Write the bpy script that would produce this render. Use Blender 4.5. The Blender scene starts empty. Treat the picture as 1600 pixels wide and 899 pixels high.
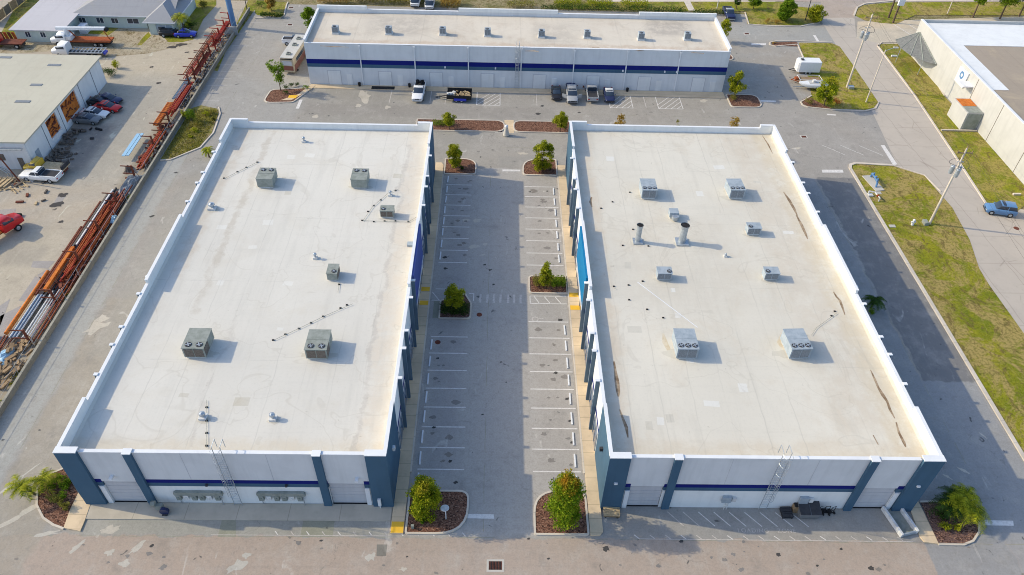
import bpy, math, random
from math import sin, cos, pi, radians, sqrt, atan2
from mathutils import Vector, Matrix
random.seed(7)
scn = bpy.context.scene
col = scn.collection
R = radians
# ---------------------------------------------------------------- camera
CAMZ = 67.0
F, PITCH, YAW, ROLL = 1179.296, 0.7418218, 0.0283420, 0.0336022
fw = Vector((sin(YAW)*cos(PITCH), cos(YAW)*cos(PITCH), -sin(PITCH)))
rt0 = Vector((cos(YAW), -sin(YAW), 0)); up0 = rt0.cross(fw)
rt = rt0*cos(ROLL)+up0*sin(ROLL); up = -rt0*sin(ROLL)+up0*cos(ROLL)
cd = bpy.data.cameras.new('camera'); cam = bpy.data.objects.new('camera', cd); col.objects.link(cam)
cam.matrix_world = Matrix(((rt.x, up.x, -fw.x, 0), (rt.y, up.y, -fw.y, 0), (rt.z, up.z, -fw.z, CAMZ), (0, 0, 0, 1)))
cd.lens = F/1600*36; cd.sensor_width = 36; cd.clip_end = 3000; cd.clip_start = 1
scn.camera = cam
# ---------------------------------------------------------------- sky and sun
SUN_EL = R(31.7); SUNH = Vector((-.983, .182, 0)).normalized()
sdir = Vector((SUNH.x*cos(SUN_EL), SUNH.y*cos(SUN_EL), sin(SUN_EL)))
w = bpy.data.worlds.new('World'); scn.world = w; w.use_nodes = True
wn = w.node_tree; bg = wn.nodes['Background']
sky = wn.nodes.new('ShaderNodeTexSky'); sky.sky_type = 'NISHITA'; sky.sun_disc = False
sky.sun_elevation = SUN_EL; sky.sun_rotation = atan2(SUNH.x, SUNH.y)
sky.air_density = 1.0; sky.dust_density = 1.7; sky.ozone_density = 2.8
wn.links.new(sky.outputs[0], bg.inputs[0]); bg.inputs[1].default_value = 0.15
sd = bpy.data.lights.new('sun', 'SUN'); sd.energy = 2.1; sd.angle = R(0.5); sd.color = (1, .865, .60)
so = bpy.data.objects.new('sun', sd); col.objects.link(so); so.location = (-80, 90, 120)
so.rotation_euler = sdir.to_track_quat('Z', 'Y').to_euler()
vs = scn.view_settings; vs.view_transform = 'Standard'; vs.look = 'None'; vs.exposure = 0.78; vs.gamma = 1; vs.use_curve_mapping = False
scn.render.engine = 'CYCLES'; scn.cycles.pixel_filter_type = 'BLACKMAN_HARRIS'; scn.cycles.filter_width = 1.0
# ---------------------------------------------------------------- helpers
def at(px, py, z=0.0):
    d = fw + rt*(px-800)/F - up*(py-449.5)/F
    t = (z-CAMZ)/d.z
    return Vector((t*d.x, t*d.y, z))
def zat(x, y, py):
    lo, hi = 0.0, 30.0
    for _ in range(40):
        m = (lo+hi)/2; d = Vector((x, y, m-CAMZ)); yy = 449.5-F*d.dot(up)/d.dot(fw)
        if yy > py: lo = m
        else: hi = m
    return lo
def A2(*pts, z=0.0): return [tuple(at(p[0], p[1], z)[:2]) for p in pts]

def tag(o, label=None, cat=None, group=None, kind=None):
    if label: o['label'] = label
    if cat: o['category'] = cat
    if group: o['group'] = group
    if kind: o['kind'] = kind
    return o
def empty(name, loc, rz=0, label=None, cat=None, group=None):
    o = bpy.data.objects.new(name, None); col.objects.link(o); o.location = loc; o.rotation_euler = (0, 0, rz)
    o.empty_display_size = .3
    return tag(o, label, cat, group)
kids = {}
def copy_tree(o, parent=None):
    c = o.copy(); col.objects.link(c)
    if parent: c.parent = parent; kids.setdefault(parent.name, []).append(c)
    for ch in list(kids.get(o.name, [])): copy_tree(ch, c)
    return c
def dup(o, loc, rz=None, label=None, scale=None):
    c = copy_tree(o); c.location = loc
    if rz is not None: c.rotation_euler = (0, 0, rz)
    if label: c['label'] = label
    if scale: c.scale = (scale,)*3
    return c

class MB:
    def __init__(s): s.v = []; s.f = []; s.m = []; s.sm = []
    def add(s, vs_, fs_, mi=0, smooth=False):
        b = len(s.v); s.v += [tuple(p) for p in vs_]
        for f in fs_: s.f.append([b+i for i in f]); s.m.append(mi); s.sm.append(smooth)
        return s
    def box(s, x0, x1, y0, y1, z0, z1, mi=0):
        if x0 > x1: x0, x1 = x1, x0
        if y0 > y1: y0, y1 = y1, y0
        return s.add([(x0,y0,z0),(x1,y0,z0),(x1,y1,z0),(x0,y1,z0),(x0,y0,z1),(x1,y0,z1),(x1,y1,z1),(x0,y1,z1)],
              [(0,3,2,1),(4,5,6,7),(0,1,5,4),(1,2,6,5),(2,3,7,6),(3,0,4,7)], mi)
    def obox(s, c, sz, rz=0, ry=0, rx=0, mi=0):
        m = Matrix.Rotation(rz,4,'Z')@Matrix.Rotation(ry,4,'Y')@Matrix.Rotation(rx,4,'X')
        hx, hy, hz = sz[0]/2, sz[1]/2, sz[2]/2; c = Vector(c)
        p = [c+m@Vector(q) for q in [(-hx,-hy,-hz),(hx,-hy,-hz),(hx,hy,-hz),(-hx,hy,-hz),(-hx,-hy,hz),(hx,-hy,hz),(hx,hy,hz),(-hx,hy,hz)]]
        return s.add(p, [(0,3,2,1),(4,5,6,7),(0,1,5,4),(1,2,6,5),(2,3,7,6),(3,0,4,7)], mi)
    def cyl(s, p0, p1, r0, r1=None, n=8, mi=0, cap=True):
        p0 = Vector(p0); p1 = Vector(p1); r1 = r0 if r1 is None else r1
        d = (p1-p0).normalized(); a = Vector((0,0,1)) if abs(d.z) < .9 else Vector((1,0,0))
        u = d.cross(a).normalized(); v = d.cross(u)
        ring = [(cos(2*pi*i/n), sin(2*pi*i/n)) for i in range(n)]
        vs_ = [p0+(u*c+v*q)*r0 for c, q in ring]+[p1+(u*c+v*q)*r1 for c, q in ring]
        s.add(vs_, [(i,(i+1)%n,n+(i+1)%n,n+i) for i in range(n)], mi, n > 5)
        if cap: s.add(vs_, [tuple(range(n-1,-1,-1)), tuple(range(n,2*n))], mi)
        return s
    def tube(s, pts, r, n=6, mi=0):
        for a, b in zip(pts[:-1], pts[1:]): s.cyl(a, b, r, r, n, mi)
        return s
    def prism(s, poly, z0, z1, mi=0, top=True, bottom=False):
        n = len(poly)
        ar = sum(poly[i][0]*poly[(i+1)%n][1]-poly[(i+1)%n][0]*poly[i][1] for i in range(n))
        if ar < 0: poly = poly[::-1]
        vs_ = [(p[0],p[1],z0) for p in poly]+[(p[0],p[1],z1) for p in poly]
        fs_ = [(i,(i+1)%n,n+(i+1)%n,n+i) for i in range(n)]
        if top: fs_.append(tuple(range(n,2*n)))
        if bottom: fs_.append(tuple(range(n-1,-1,-1)))
        return s.add(vs_, fs_, mi)
    def sheet(s, poly, z, mi=0):
        n = len(poly)
        ar = sum(poly[i][0]*poly[(i+1)%n][1]-poly[(i+1)%n][0]*poly[i][1] for i in range(n))
        if ar < 0: poly = poly[::-1]
        return s.add([(p[0],p[1],z) for p in poly], [tuple(range(n))], mi)
    def rect(s, x0, x1, y0, y1, z, mi=0): return s.sheet([(x0,y0),(x1,y0),(x1,y1),(x0,y1)], z, mi)
    def line(s, a, b, wd, z, mi=0):
        a = Vector(a[:2]); b = Vector(b[:2]); d = (b-a).normalized(); n = Vector((-d.y, d.x))*wd/2
        return s.sheet([tuple(a-n), tuple(b-n), tuple(b+n), tuple(a+n)], z, mi)
    def loft(s, secs, mi=0, smooth=True):
        n = len(secs[0]); b = []
        for q in secs: b += list(q)
        fs_ = []
        for k in range(len(secs)-1):
            for i in range(n): fs_.append((k*n+i, k*n+(i+1)%n, (k+1)*n+(i+1)%n, (k+1)*n+i))
        s.add(b, fs_, mi, smooth)
        s.add(b, [tuple(range(n-1,-1,-1)), tuple(range((len(secs)-1)*n, len(secs)*n))], mi)
        return s
    def ball(s, c, r, mi=0, nu=10, nv=6, jit=0):
        c = Vector(c); rr = r if hasattr(r, '__len__') else (r,r,r); p = []
        for j in range(nv+1):
            t = pi*j/nv
            for i in range(nu):
                a = 2*pi*i/nu; k = 1+random.uniform(-jit, jit)
                p.append(c+Vector((sin(t)*cos(a)*rr[0], sin(t)*sin(a)*rr[1], cos(t)*rr[2]))*k)
        return s.add(p, [(j*nu+i,(j+1)*nu+i,(j+1)*nu+(i+1)%nu,j*nu+(i+1)%nu) for j in range(nv) for i in range(nu)], mi, True)
    def build(s, name, mats, parent=None, world=False):
        """one mesh object; world=True: the vertices are world coordinates"""
        if not isinstance(mats, (list, tuple)): mats = [mats]
        off = Vector((0,0,0))
        if parent is None:
            xs = [p[0] for p in s.v]; ys = [p[1] for p in s.v]; zs = [p[2] for p in s.v]
            off = Vector(((min(xs)+max(xs))/2, (min(ys)+max(ys))/2, min(zs)))
        elif world:
            q = parent
            while q: off += Vector(q.location); q = q.parent
        me = bpy.data.meshes.new(name)
        me.from_pydata([(p[0]-off.x, p[1]-off.y, p[2]-off.z) for p in s.v], [], s.f)
        for m in mats: me.materials.append(m)
        me.polygons.foreach_set('material_index', s.m); me.polygons.foreach_set('use_smooth', s.sm); me.update()
        o = bpy.data.objects.new(name, me); col.objects.link(o)
        if parent is None: o.location = off
        else: o.parent = parent; kids.setdefault(parent.name, []).append(o)
        return o

# ---------------------------------------------------------------- materials
class NT:
    def __init__(s, name):
        s.mat = bpy.data.materials.new(name); s.mat.use_nodes = True; s.t = s.mat.node_tree
        s.b = s.t.nodes['Principled BSDF']; s.geo = s.t.nodes.new('ShaderNodeNewGeometry')
        s.P = s.geo.outputs['Position']; s.b.inputs['Specular IOR Level'].default_value = .12
    def n(s, k, **kw):
        o = s.t.nodes.new(k)
        for a, b in kw.items(): setattr(o, a, b)
        return o
    def put(s, sock, v):
        if isinstance(v, bpy.types.NodeSocket): s.t.links.new(v, sock)
        elif isinstance(v, (tuple, list)) and len(v) == 3 and sock.type == 'RGBA': sock.default_value = (*v, 1)
        else: sock.default_value = v
    def m(s, op, a, b=0.0, c=None, clamp=False):
        o = s.n('ShaderNodeMath', operation=op, use_clamp=clamp); s.put(o.inputs[0], a); s.put(o.inputs[1], b)
        if c is not None: s.put(o.inputs[2], c)
        return o.outputs[0]
    def mix(s, f, a, b, blend='MIX'):
        o = s.n('ShaderNodeMix', data_type='RGBA', blend_type=blend); s.put(o.inputs[0], f); s.put(o.inputs[6], a); s.put(o.inputs[7], b)
        return o.outputs[2]
    def vec(s, scale=(1,1,1), rot=0.0, src=None):
        o = s.n('ShaderNodeMapping'); s.put(o.inputs[0], src or s.P); o.inputs['Scale'].default_value = scale; o.inputs['Rotation'].default_value = (0,0,rot)
        return o.outputs[0]
    def noise(s, scale, detail=4, rough=.6, v=None, dist=0.0):
        o = s.n('ShaderNodeTexNoise'); s.put(o.inputs['Vector'], v or s.P); o.inputs['Scale'].default_value = scale
        o.inputs['Detail'].default_value = detail; o.inputs['Roughness'].default_value = rough; o.inputs['Distortion'].default_value = dist
        return o.outputs[0]
    def step(s, x, lo, hi):
        o = s.n('ShaderNodeMapRange', interpolation_type='SMOOTHSTEP'); s.put(o.inputs[0], x)
        o.inputs[1].default_value = lo; o.inputs[2].default_value = hi; return o.outputs[0]
    def xyz(s):
        o = s.n('ShaderNodeSeparateXYZ'); s.put(o.inputs[0], s.P); return o.outputs
    def crack(s, scale, wd, v=None):
        o = s.n('ShaderNodeTexVoronoi', feature='DISTANCE_TO_EDGE'); s.put(o.inputs['Vector'], v or s.P); o.inputs['Scale'].default_value = scale
        return s.m('SUBTRACT', 1.0, s.step(o.outputs[0], 0.0, wd))
    def out(s, color, rough=.8, metal=0.0, bump=None, dist=.02, strength=.5):
        s.put(s.b.inputs['Base Color'], color); s.put(s.b.inputs['Roughness'], rough); s.put(s.b.inputs['Metallic'], metal)
        if bump is not None:
            o = s.n('ShaderNodeBump'); o.inputs['Strength'].default_value = strength; o.inputs['Distance'].default_value = dist
            s.put(o.inputs['Height'], bump); s.t.links.new(o.outputs[0], s.b.inputs['Normal'])
        return s.mat
def plain(name, c, c2=None, scale=2.0, rough=.7, metal=0.0, detail=4, fine=.12):
    """paint, plastic, steel: two tones of weathering plus fine grain"""
    N = NT(name); c2 = c2 or tuple(x*.75 for x in c)
    f = N.step(N.noise(scale, detail, .65), .35, .7)
    k = N.mix(f, c, c2)
    g = N.noise(scale*9, 3, .6); k = N.mix(N.m('MULTIPLY', g, fine), k, tuple(x*.5 for x in c))
    return N.out(k, rough, metal, g, .01, .15)

K = 1.05
def asphalt(name, base, regions=(), warm=(1.06, 1.0, .92), cool=(.96, .99, 1.03), cracks=.5, streak=True):
    base = (base[0]*K*.99, base[1]*K, base[2]*K*.96); N = NT(name); X, Y, Z = N.xyz()
    big = N.noise(.045, 5, .6, dist=.6); mid = N.noise(.35, 6, .7); fine = N.noise(5.5, 5, .75); grit = N.noise(38, 2, .7)
    c = N.mix(N.step(big, .35, .65), tuple(base[i]*cool[i] for i in range(3)), tuple(base[i]*warm[i] for i in range(3)))
    wob = N.m('MULTIPLY', N.m('SUBTRACT', N.noise(.5, 4, .6), .5), 1.6)
    Xw = N.m('ADD', X, wob); Yw = N.m('ADD', Y, N.m('MULTIPLY', N.m('SUBTRACT', N.noise(.43, 4, .6, v=N.vec((1,1,1), 1.1)), .5), 1.6))
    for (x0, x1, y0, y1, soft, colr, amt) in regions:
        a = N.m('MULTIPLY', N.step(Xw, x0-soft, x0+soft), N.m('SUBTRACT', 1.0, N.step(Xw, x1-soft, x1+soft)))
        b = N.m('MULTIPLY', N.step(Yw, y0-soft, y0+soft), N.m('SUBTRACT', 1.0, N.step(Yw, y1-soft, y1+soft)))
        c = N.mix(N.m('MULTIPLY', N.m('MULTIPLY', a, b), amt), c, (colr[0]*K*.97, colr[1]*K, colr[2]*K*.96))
    c = N.mix(N.m('MULTIPLY', N.step(mid, .45, .75), .42), c, tuple(x*1.4 for x in base))
    c = N.mix(N.m('MULTIPLY', N.step(N.noise(.22, 6, .75, v=N.vec((1,1,1), .7)), .52, .74), .5), c, tuple(x*.58 for x in base))
    if streak:
        st = N.noise(1.0, 4, .6, v=N.vec((1.6, .05, 1)))
        c = N.mix(N.m('MULTIPLY', N.step(st, .55, .8), .22), c, tuple(x*1.5 for x in base))
        st = N.noise(1.0, 4, .6, v=N.vec((.05, 1.5, 1), .05))
        c = N.mix(N.m('MULTIPLY', N.step(st, .56, .8), .18), c, tuple(x*.6 for x in base))
    # light dried-mud smears and dark oil spots
    sm = N.noise(.55, 3, .5, v=N.vec((1, .35, 1), .8), dist=1.5)
    c = N.mix(N.m('MULTIPLY', N.step(sm, .66, .76), .55), c, tuple(min(.7, x*1.9) for x in base))
    c = N.mix(N.m('MULTIPLY', N.step(N.noise(1.1, 2, .4, dist=.8), .715, .78), .8), c, (.04,.04,.045))
    if cracks:
        va = N.n('ShaderNodeVectorMath', operation='MULTIPLY_ADD'); nn = N.n('ShaderNodeTexNoise'); N.put(nn.inputs['Vector'], N.P); nn.inputs['Scale'].default_value = .35; nn.inputs['Detail'].default_value = 5
        N.put(va.inputs[0], nn.outputs['Color']); va.inputs[1].default_value = (5, 5, 0); N.put(va.inputs[2], N.P)
        cr = N.m('MULTIPLY', N.crack(.11, .006, v=va.outputs[0]), N.step(N.noise(.07, 2), .5, .62))
        c = N.mix(N.m('MULTIPLY', cr, cracks*.8), c, tuple(x*.4 for x in base))
    bl = N.noise(1.6, 7, .82); c = N.mix(N.m('MULTIPLY', N.step(bl, .46, .68), .34), c, tuple(x*.62 for x in base))
    bl = N.noise(1.3, 7, .82, v=N.vec((1, .6, 1), 2.0)); c = N.mix(N.m('MULTIPLY', N.step(bl, .5, .72), .34), c, tuple(min(.8, x*1.4) for x in base))
    c = N.mix(N.m('MULTIPLY', N.step(fine, .4, .7), .34), c, tuple(x*.6 for x in base))
    c = N.mix(N.m('MULTIPLY', N.step(grit, .5, .75), .22), c, tuple(min(.8, x*1.8) for x in base))
    return N.out(c, .92, 0, grit, .01, .25)
def concrete(name, base, jx=0, jy=0, dirt=.3):
    N = NT(name); X, Y, Z = N.xyz()
    c = N.mix(N.step(N.noise(.3, 5, .65), .35, .7), base, tuple(x*.82 for x in base))
    c = N.mix(N.m('MULTIPLY', N.step(N.noise(1.3, 5, .7), .5, .8), dirt), c, tuple(x*.5 for x in base))
    g = N.noise(22, 3, .7); c = N.mix(N.m('MULTIPLY', g, .2), c, tuple(x*.6 for x in base))
    for ax, s_ in ((X, jx), (Y, jy)):
        if s_:
            fr = N.m('FRACT', N.m('DIVIDE', N.m('ADD', ax, 500.0), s_))
            e = N.m('MINIMUM', fr, N.m('SUBTRACT', 1.0, fr)); l = N.m('SUBTRACT', 1.0, N.step(e, .0, .05/s_*1.2))
            c = N.mix(N.m('MULTIPLY', l, .6), c, tuple(x*.4 for x in base))
    return N.out(c, .85, 0, g, .01, .2)
def roofmat(name, base=(.62,.60,.57), tan=(.66,.56,.40), seam=3.0, tanamt=.35, offs=0.0, regions=()):
    N = NT(name); X, Y, Z = N.xyz()
    c = N.mix(N.step(N.noise(.05, 4, .6), .3, .7), base, tuple(x*.92 for x in base))
    c = N.mix(N.m('MULTIPLY', N.step(N.noise(.16, 7, .75, dist=.5), .48, .74), tanamt), c, tan)
    wob = N.m('MULTIPLY', N.m('SUBTRACT', N.noise(.3, 5, .7), .5), 3.0)
    Xw = N.m('ADD', X, wob); Yw = N.m('ADD', Y, wob)
    for (x0, x1, y0, y1, soft, colr, amt) in regions:
        a = N.m('MULTIPLY', N.step(Xw, x0-soft, x0+soft), N.m('SUBTRACT', 1.0, N.step(Xw, x1-soft, x1+soft)))
        b = N.m('MULTIPLY', N.step(Yw, y0-soft, y0+soft), N.m('SUBTRACT', 1.0, N.step(Yw, y1-soft, y1+soft)))
        c = N.mix(N.m('MULTIPLY', N.m('MULTIPLY', a, b), N.m('MULTIPLY', N.step(N.noise(.5, 6, .8), .3, .6), amt)), c, colr)
    st = N.noise(1.0, 6, .72, v=N.vec((.7, .07, 1)))
    c = N.mix(N.m('MULTIPLY', N.step(st, .48, .7), .26), c, tuple(x*.70 for x in base))
    st = N.noise(1.0, 5, .7, v=N.vec((.12, .9, 1), .1))
    c = N.mix(N.m('MULTIPLY', N.step(st, .52, .7), .16), c, tuple(x*.72 for x in base))
    pd = N.noise(.11, 3, .5, v=N.vec((1,1,1), .5), dist=1.0)        # dried puddle rims
    rim = N.m('SUBTRACT', 1.0, N.step(N.m('ABSOLUTE', N.m('SUBTRACT', pd, .55)), .0, .010))
    c = N.mix(N.m('MULTIPLY', rim, .22), c, (.40,.36,.29))
    wx = N.m('ADD', X, N.m('MULTIPLY', N.noise(.4, 2), .35))
    fr = N.m('FRACT', N.m('DIVIDE', N.m('ADD', wx, 500.0+offs), seam)); e = N.m('MINIMUM', fr, N.m('SUBTRACT', 1.0, fr))
    l = N.m('MULTIPLY', N.m('SUBTRACT', 1.0, N.step(e, .0, .03)), N.step(N.noise(.25, 4, .7, v=N.vec((1,.4,1))), .35, .65))
    c = N.mix(N.m('MULTIPLY', l, .38), c, tuple(x*.6 for x in base))
    wy = N.m('ADD', Y, N.m('MULTIPLY', N.noise(.5, 2), .3)); fr = N.m('FRACT', N.m('DIVIDE', N.m('ADD', wy, 500.0), 12.3)); e = N.m('MINIMUM', fr, N.m('SUBTRACT', 1.0, fr))
    l = N.m('MULTIPLY', N.m('SUBTRACT', 1.0, N.step(e, .0, .008)), N.step(N.noise(.2, 4, .7), .4, .65)); c = N.mix(N.m('MULTIPLY', l, .4), c, tuple(x*.65 for x in base))
    g = N.noise(3.2, 6, .8); c = N.mix(N.m('MULTIPLY', N.step(g, .48, .75), .30), c, tuple(x*.68 for x in base))
    c = N.mix(N.m('MULTIPLY', N.step(N.noise(2.0, 4, .6, dist=.5), .68, .76), .5), c, (.36,.32,.26))
    return N.out(c, .75, 0, N.noise(1.2, 4), .02, .15)
def wallmat(name, base, dirty=.18, joint=0):
    N = NT(name); X, Y, Z = N.xyz()
    c = N.mix(N.step(N.noise(.5, 4, .6), .35, .7), base, tuple(x*.93 for x in base))
    st = N.noise(1.0, 4, .6, v=N.vec((1.6, 1.6, .12)))
    c = N.mix(N.m('MULTIPLY', N.step(st, .46, .7), dirty*1.15), c, tuple(x*.55 for x in base))
    g = N.noise(14, 3, .6); c = N.mix(N.m('MULTIPLY', g, .08), c, tuple(x*.5 for x in base))
    return N.out(c, .75, 0, g, .01, .15)
def grassmat(name, g1=(.155,.19,.008), g2=(.29,.275,.012), dry=(.40,.29,.11), dryamt=.9, soft=.0):
    N = NT(name)
    c = N.mix(N.step(N.noise(.10, 6, .7, dist=.8), .38, .62), g1, g2)
    d = N.step(N.noise(.17, 8, .8, dist=.9), .455, .55); c = N.mix(N.m('MULTIPLY', d, dryamt), c, dry)
    d = N.step(N.noise(.8, 7, .8, v=N.vec((1.1, .55, 1), .5), dist=.7), .52, .60); c = N.mix(N.m('MULTIPLY', d, .85), c, (.14,.09,.035))
    d = N.step(N.noise(.35, 7, .75, v=N.vec((1, 1, 1), 1.3), dist=.6), .58, .68); c = N.mix(N.m('MULTIPLY', d, .6), c, (.09,.13,.01))
    c = N.mix(N.m('MULTIPLY', N.step(N.noise(2.6, 6, .85), .46, .6), .62), c, tuple(x*.42 for x in g1))
    g = N.noise(9, 5, .85); c = N.mix(N.m('MULTIPLY', N.step(g, .45, .7), .5), c, (.36,.33,.10))
    return N.out(c, .95, 0, g, .08, .8)
def mulchmat(name, a=(.11,.05,.032), b=(.23,.115,.075)):
    N = NT(name); v = N.n('ShaderNodeTexVoronoi'); v.inputs['Scale'].default_value = 7; N.put(v.inputs['Vector'], N.vec((1, 1.7, 1), .4))
    c = N.mix(N.noise(8, 4, .8), a, b)
    s_ = N.n('ShaderNodeSeparateColor'); N.put(s_.inputs[0], v.outputs['Color'])
    c = N.mix(N.step(s_.outputs[0], .55, .95), c, (.32,.18,.12)); c = N.mix(N.step(s_.outputs[1], .6, .9), c, (.06,.03,.022))
    return N.out(c, .95, 0, v.outputs['Distance'], .06, .8)
def leafmat(name, dark, mid, light, accent=None, acc_from=None):
    """colour differs leaf by leaf; accent: autumn tint of the upper leaves (real leaf colour)"""
    N = NT(name); r = N.geo.outputs['Random Per Island']
    o = N.n('ShaderNodeValToRGB'); N.put(o.inputs[0], r); e = o.color_ramp.elements
    e[0].color = (*dark, 1); e[0].position = .05; e[1].color = (*light, 1); e[1].position = .95; q = e.new(.5); q.color = (*mid, 1)
    c = o.outputs[0]
    c = N.mix(N.m('MULTIPLY', N.step(N.noise(1.1, 3, .6), .4, .7), .5), c, light)
    if accent:
        ob = N.n('ShaderNodeTexCoord'); sz = N.n('ShaderNodeSeparateXYZ'); N.put(sz.inputs[0], ob.outputs['Generated'])
        h = N.m('ADD', sz.outputs[2], N.m('MULTIPLY', N.m('SUBTRACT', N.noise(1.2, 2), .5), .9))
        c = N.mix(N.m('MULTIPLY', N.step(h, acc_from, acc_from+.35), .85), c, accent)
    N.b.inputs['Specular IOR Level'].default_value = .15
    N.out(c, .7)
    t = N.n('ShaderNodeBsdfTranslucent'); N.put(t.inputs[0], c); mx = N.n('ShaderNodeMixShader'); mx.inputs[0].default_value = .42
    N.t.links.new(N.b.outputs[0], mx.inputs[1]); N.t.links.new(t.outputs[0], mx.inputs[2])
    N.t.links.new(mx.outputs[0], N.t.nodes['Material Output'].inputs[0])
    return N.mat
def glassmat(name, c=(.02,.03,.045)):
    N = NT(name); N.b.inputs['Specular IOR Level'].default_value = .7
    return N.out(N.mix(N.noise(.8, 2), c, tuple(x*2 for x in c)), .12)
def paint(name, c, coat=.6, rough=.35):
    N = NT(name); g = N.noise(3, 4, .6); N.b.inputs['Coat Weight'].default_value = coat; N.b.inputs['Coat Roughness'].default_value = .12
    return N.out(N.mix(N.m('MULTIPLY', N.step(g, .4, .8), .3), c, tuple(x*.7+.03 for x in c)), rough)
def rustmat(name, a=(.27,.055,.02), b=(.42,.13,.045)):
    N = NT(name); g = N.noise(2.5, 6, .75)
    c = N.mix(N.step(g, .35, .65), a, b); c = N.mix(N.m('MULTIPLY', N.step(N.noise(7, 4, .7), .5, .75), .6), c, (.09,.03,.02))
    return N.out(c, .85, .1, g, .01, .3)
def wornpaint(name, c, under, wear=.5):
    N = NT(name); f = N.m('MULTIPLY', N.step(N.noise(3.5, 6, .8), .42, .62), wear)
    k = N.mix(f, c, under); k = N.mix(N.m('MULTIPLY', N.noise(20, 3, .7), .25), k, under)
    return N.out(k, .85)

BEI = (.37,.30,.255); GRY = (.30,.29,.28)
M = {}
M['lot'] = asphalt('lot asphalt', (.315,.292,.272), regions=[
    (-200, 200, -20, 37.3, .05, (.40,.307,.255), .95),
    (-49.2, -43.0, 20, 70, .35, (.335,.285,.235), .75), (-53.5, -49.6, 20, 112, .5, (.37,.365,.355), .7),
    (-40, -9.9, 37.45, 39.1, .06, (.33,.315,.28), .7),
    (-53, -35, 113, 160, 2, (.36,.335,.315), .5),
    (-34, 57, 101, 126.6, 1.5, (.335,.30,.27), .75), (-34, -5, 104, 126.6, 3, (.27,.25,.225), .5),
    (42, 66, 97, 128, 2.5, (.325,.295,.28), .6), (42, 75, 150, 158, 1.5, (.35,.35,.35), .5),
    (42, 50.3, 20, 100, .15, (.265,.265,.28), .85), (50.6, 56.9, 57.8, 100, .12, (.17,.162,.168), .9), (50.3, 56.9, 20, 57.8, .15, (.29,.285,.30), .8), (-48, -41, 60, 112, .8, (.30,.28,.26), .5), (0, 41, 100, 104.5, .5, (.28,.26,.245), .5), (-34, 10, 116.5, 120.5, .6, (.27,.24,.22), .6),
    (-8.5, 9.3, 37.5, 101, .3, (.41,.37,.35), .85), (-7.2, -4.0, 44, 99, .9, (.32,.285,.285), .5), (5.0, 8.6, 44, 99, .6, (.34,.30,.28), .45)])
M['patch'] = asphalt('patched asphalt', (.20,.185,.165), cracks=0, streak=False)
M['patchgreen'] = asphalt('old asphalt patch', (.28,.27,.215), cracks=0, streak=False)
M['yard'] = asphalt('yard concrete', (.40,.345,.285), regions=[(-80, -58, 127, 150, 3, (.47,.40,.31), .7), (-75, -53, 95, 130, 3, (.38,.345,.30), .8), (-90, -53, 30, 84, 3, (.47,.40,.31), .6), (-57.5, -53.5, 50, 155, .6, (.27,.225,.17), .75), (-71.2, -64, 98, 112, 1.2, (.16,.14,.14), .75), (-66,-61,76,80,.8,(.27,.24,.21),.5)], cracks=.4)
M['yardpatch'] = asphalt('yard slab', (.33,.30,.285), cracks=0, streak=False)
M['bay'] = asphalt('stained asphalt', (.22,.20,.19), cracks=0, streak=False); M['oil'] = asphalt('oily asphalt', (.07,.065,.065), cracks=0, streak=False); M['mudp'] = asphalt('pale dried mud', (.46,.42,.375), cracks=0, streak=False)
def roadmat():
    N = NT('east road concrete'); X, Y, Z = N.xyz(); base = (.50,.445,.375)
    c = N.mix(N.step(N.noise(.12, 5, .65), .35, .7), base, (.45,.40,.34))
    c = N.mix(N.m('MULTIPLY', N.step(N.noise(.7, 6, .75), .5, .8), .4), c, (.27,.235,.21))
    xs = N.m('ADD', N.m('ADD', X, N.m('MULTIPLY', Y, .045)), N.m('MULTIPLY', N.noise(.3, 3), .5))
    for ax, off, per, a in ((xs, -75.2+500, 4.2, .38), (Y, 500, 6.1, .26)):
        fr = N.m('FRACT', N.m('DIVIDE', N.m('ADD', ax, off), per)); e = N.m('MINIMUM', fr, N.m('SUBTRACT', 1.0, fr))
        c = N.mix(N.m('MULTIPLY', N.m('SUBTRACT', 1.0, N.step(e, 0, .022)), a), c, (.17,.14,.12))
    c = N.mix(N.m('MULTIPLY', N.crack(.22, .02), N.m('MULTIPLY', N.step(N.noise(.15, 2), .5, .6), .35)), c, (.15,.12,.1))
    g = N.noise(16, 4, .7); c = N.mix(N.m('MULTIPLY', g, .25), c, (.3,.26,.23))
    return N.out(c, .9, 0, g, .01, .2)
M['road'] = roadmat()
M['kerb'] = concrete('kerb concrete', (.66,.58,.48), 0, 3.0, .3)
M['walk'] = concrete('walk concrete buff', (.72,.56,.37), 0, 1.55, .35)
M['apron'] = concrete('apron concrete', (.53,.475,.385), 5.0, 0, .25)
M['pad'] = concrete('pale pad', (.55,.52,.46), 0, 0, .2)
M['grass'] = grassmat('mown grass'); M['grass2'] = grassmat('green verge', (.15,.185,.01), (.28,.27,.015), (.38,.28,.10), .7)
M['wild'] = grassmat('wild verge', (.16,.16,.025), (.30,.26,.06), (.36,.28,.14), .7)
M['mulch'] = mulchmat('bark mulch'); M['mulchd'] = mulchmat('dark bark mulch', (.10,.06,.055), (.20,.12,.10))
M['ground'] = grassmat('open ground', (.14,.13,.05), (.22,.19,.09), (.36,.29,.18), .8)
M['white_line'] = wornpaint('road paint white', (.74,.71,.67), (.42,.39,.36), .5)
M['faded_line'] = wornpaint('road paint faded', (.60,.55,.50), (.40,.37,.34), .95)
M['tan_line'] = wornpaint('road paint tan', (.60,.48,.33), (.33,.31,.29), .8)
M['yellow'] = wornpaint('yellow paint', (.85,.48,.03), (.6,.40,.12), .25)
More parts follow.
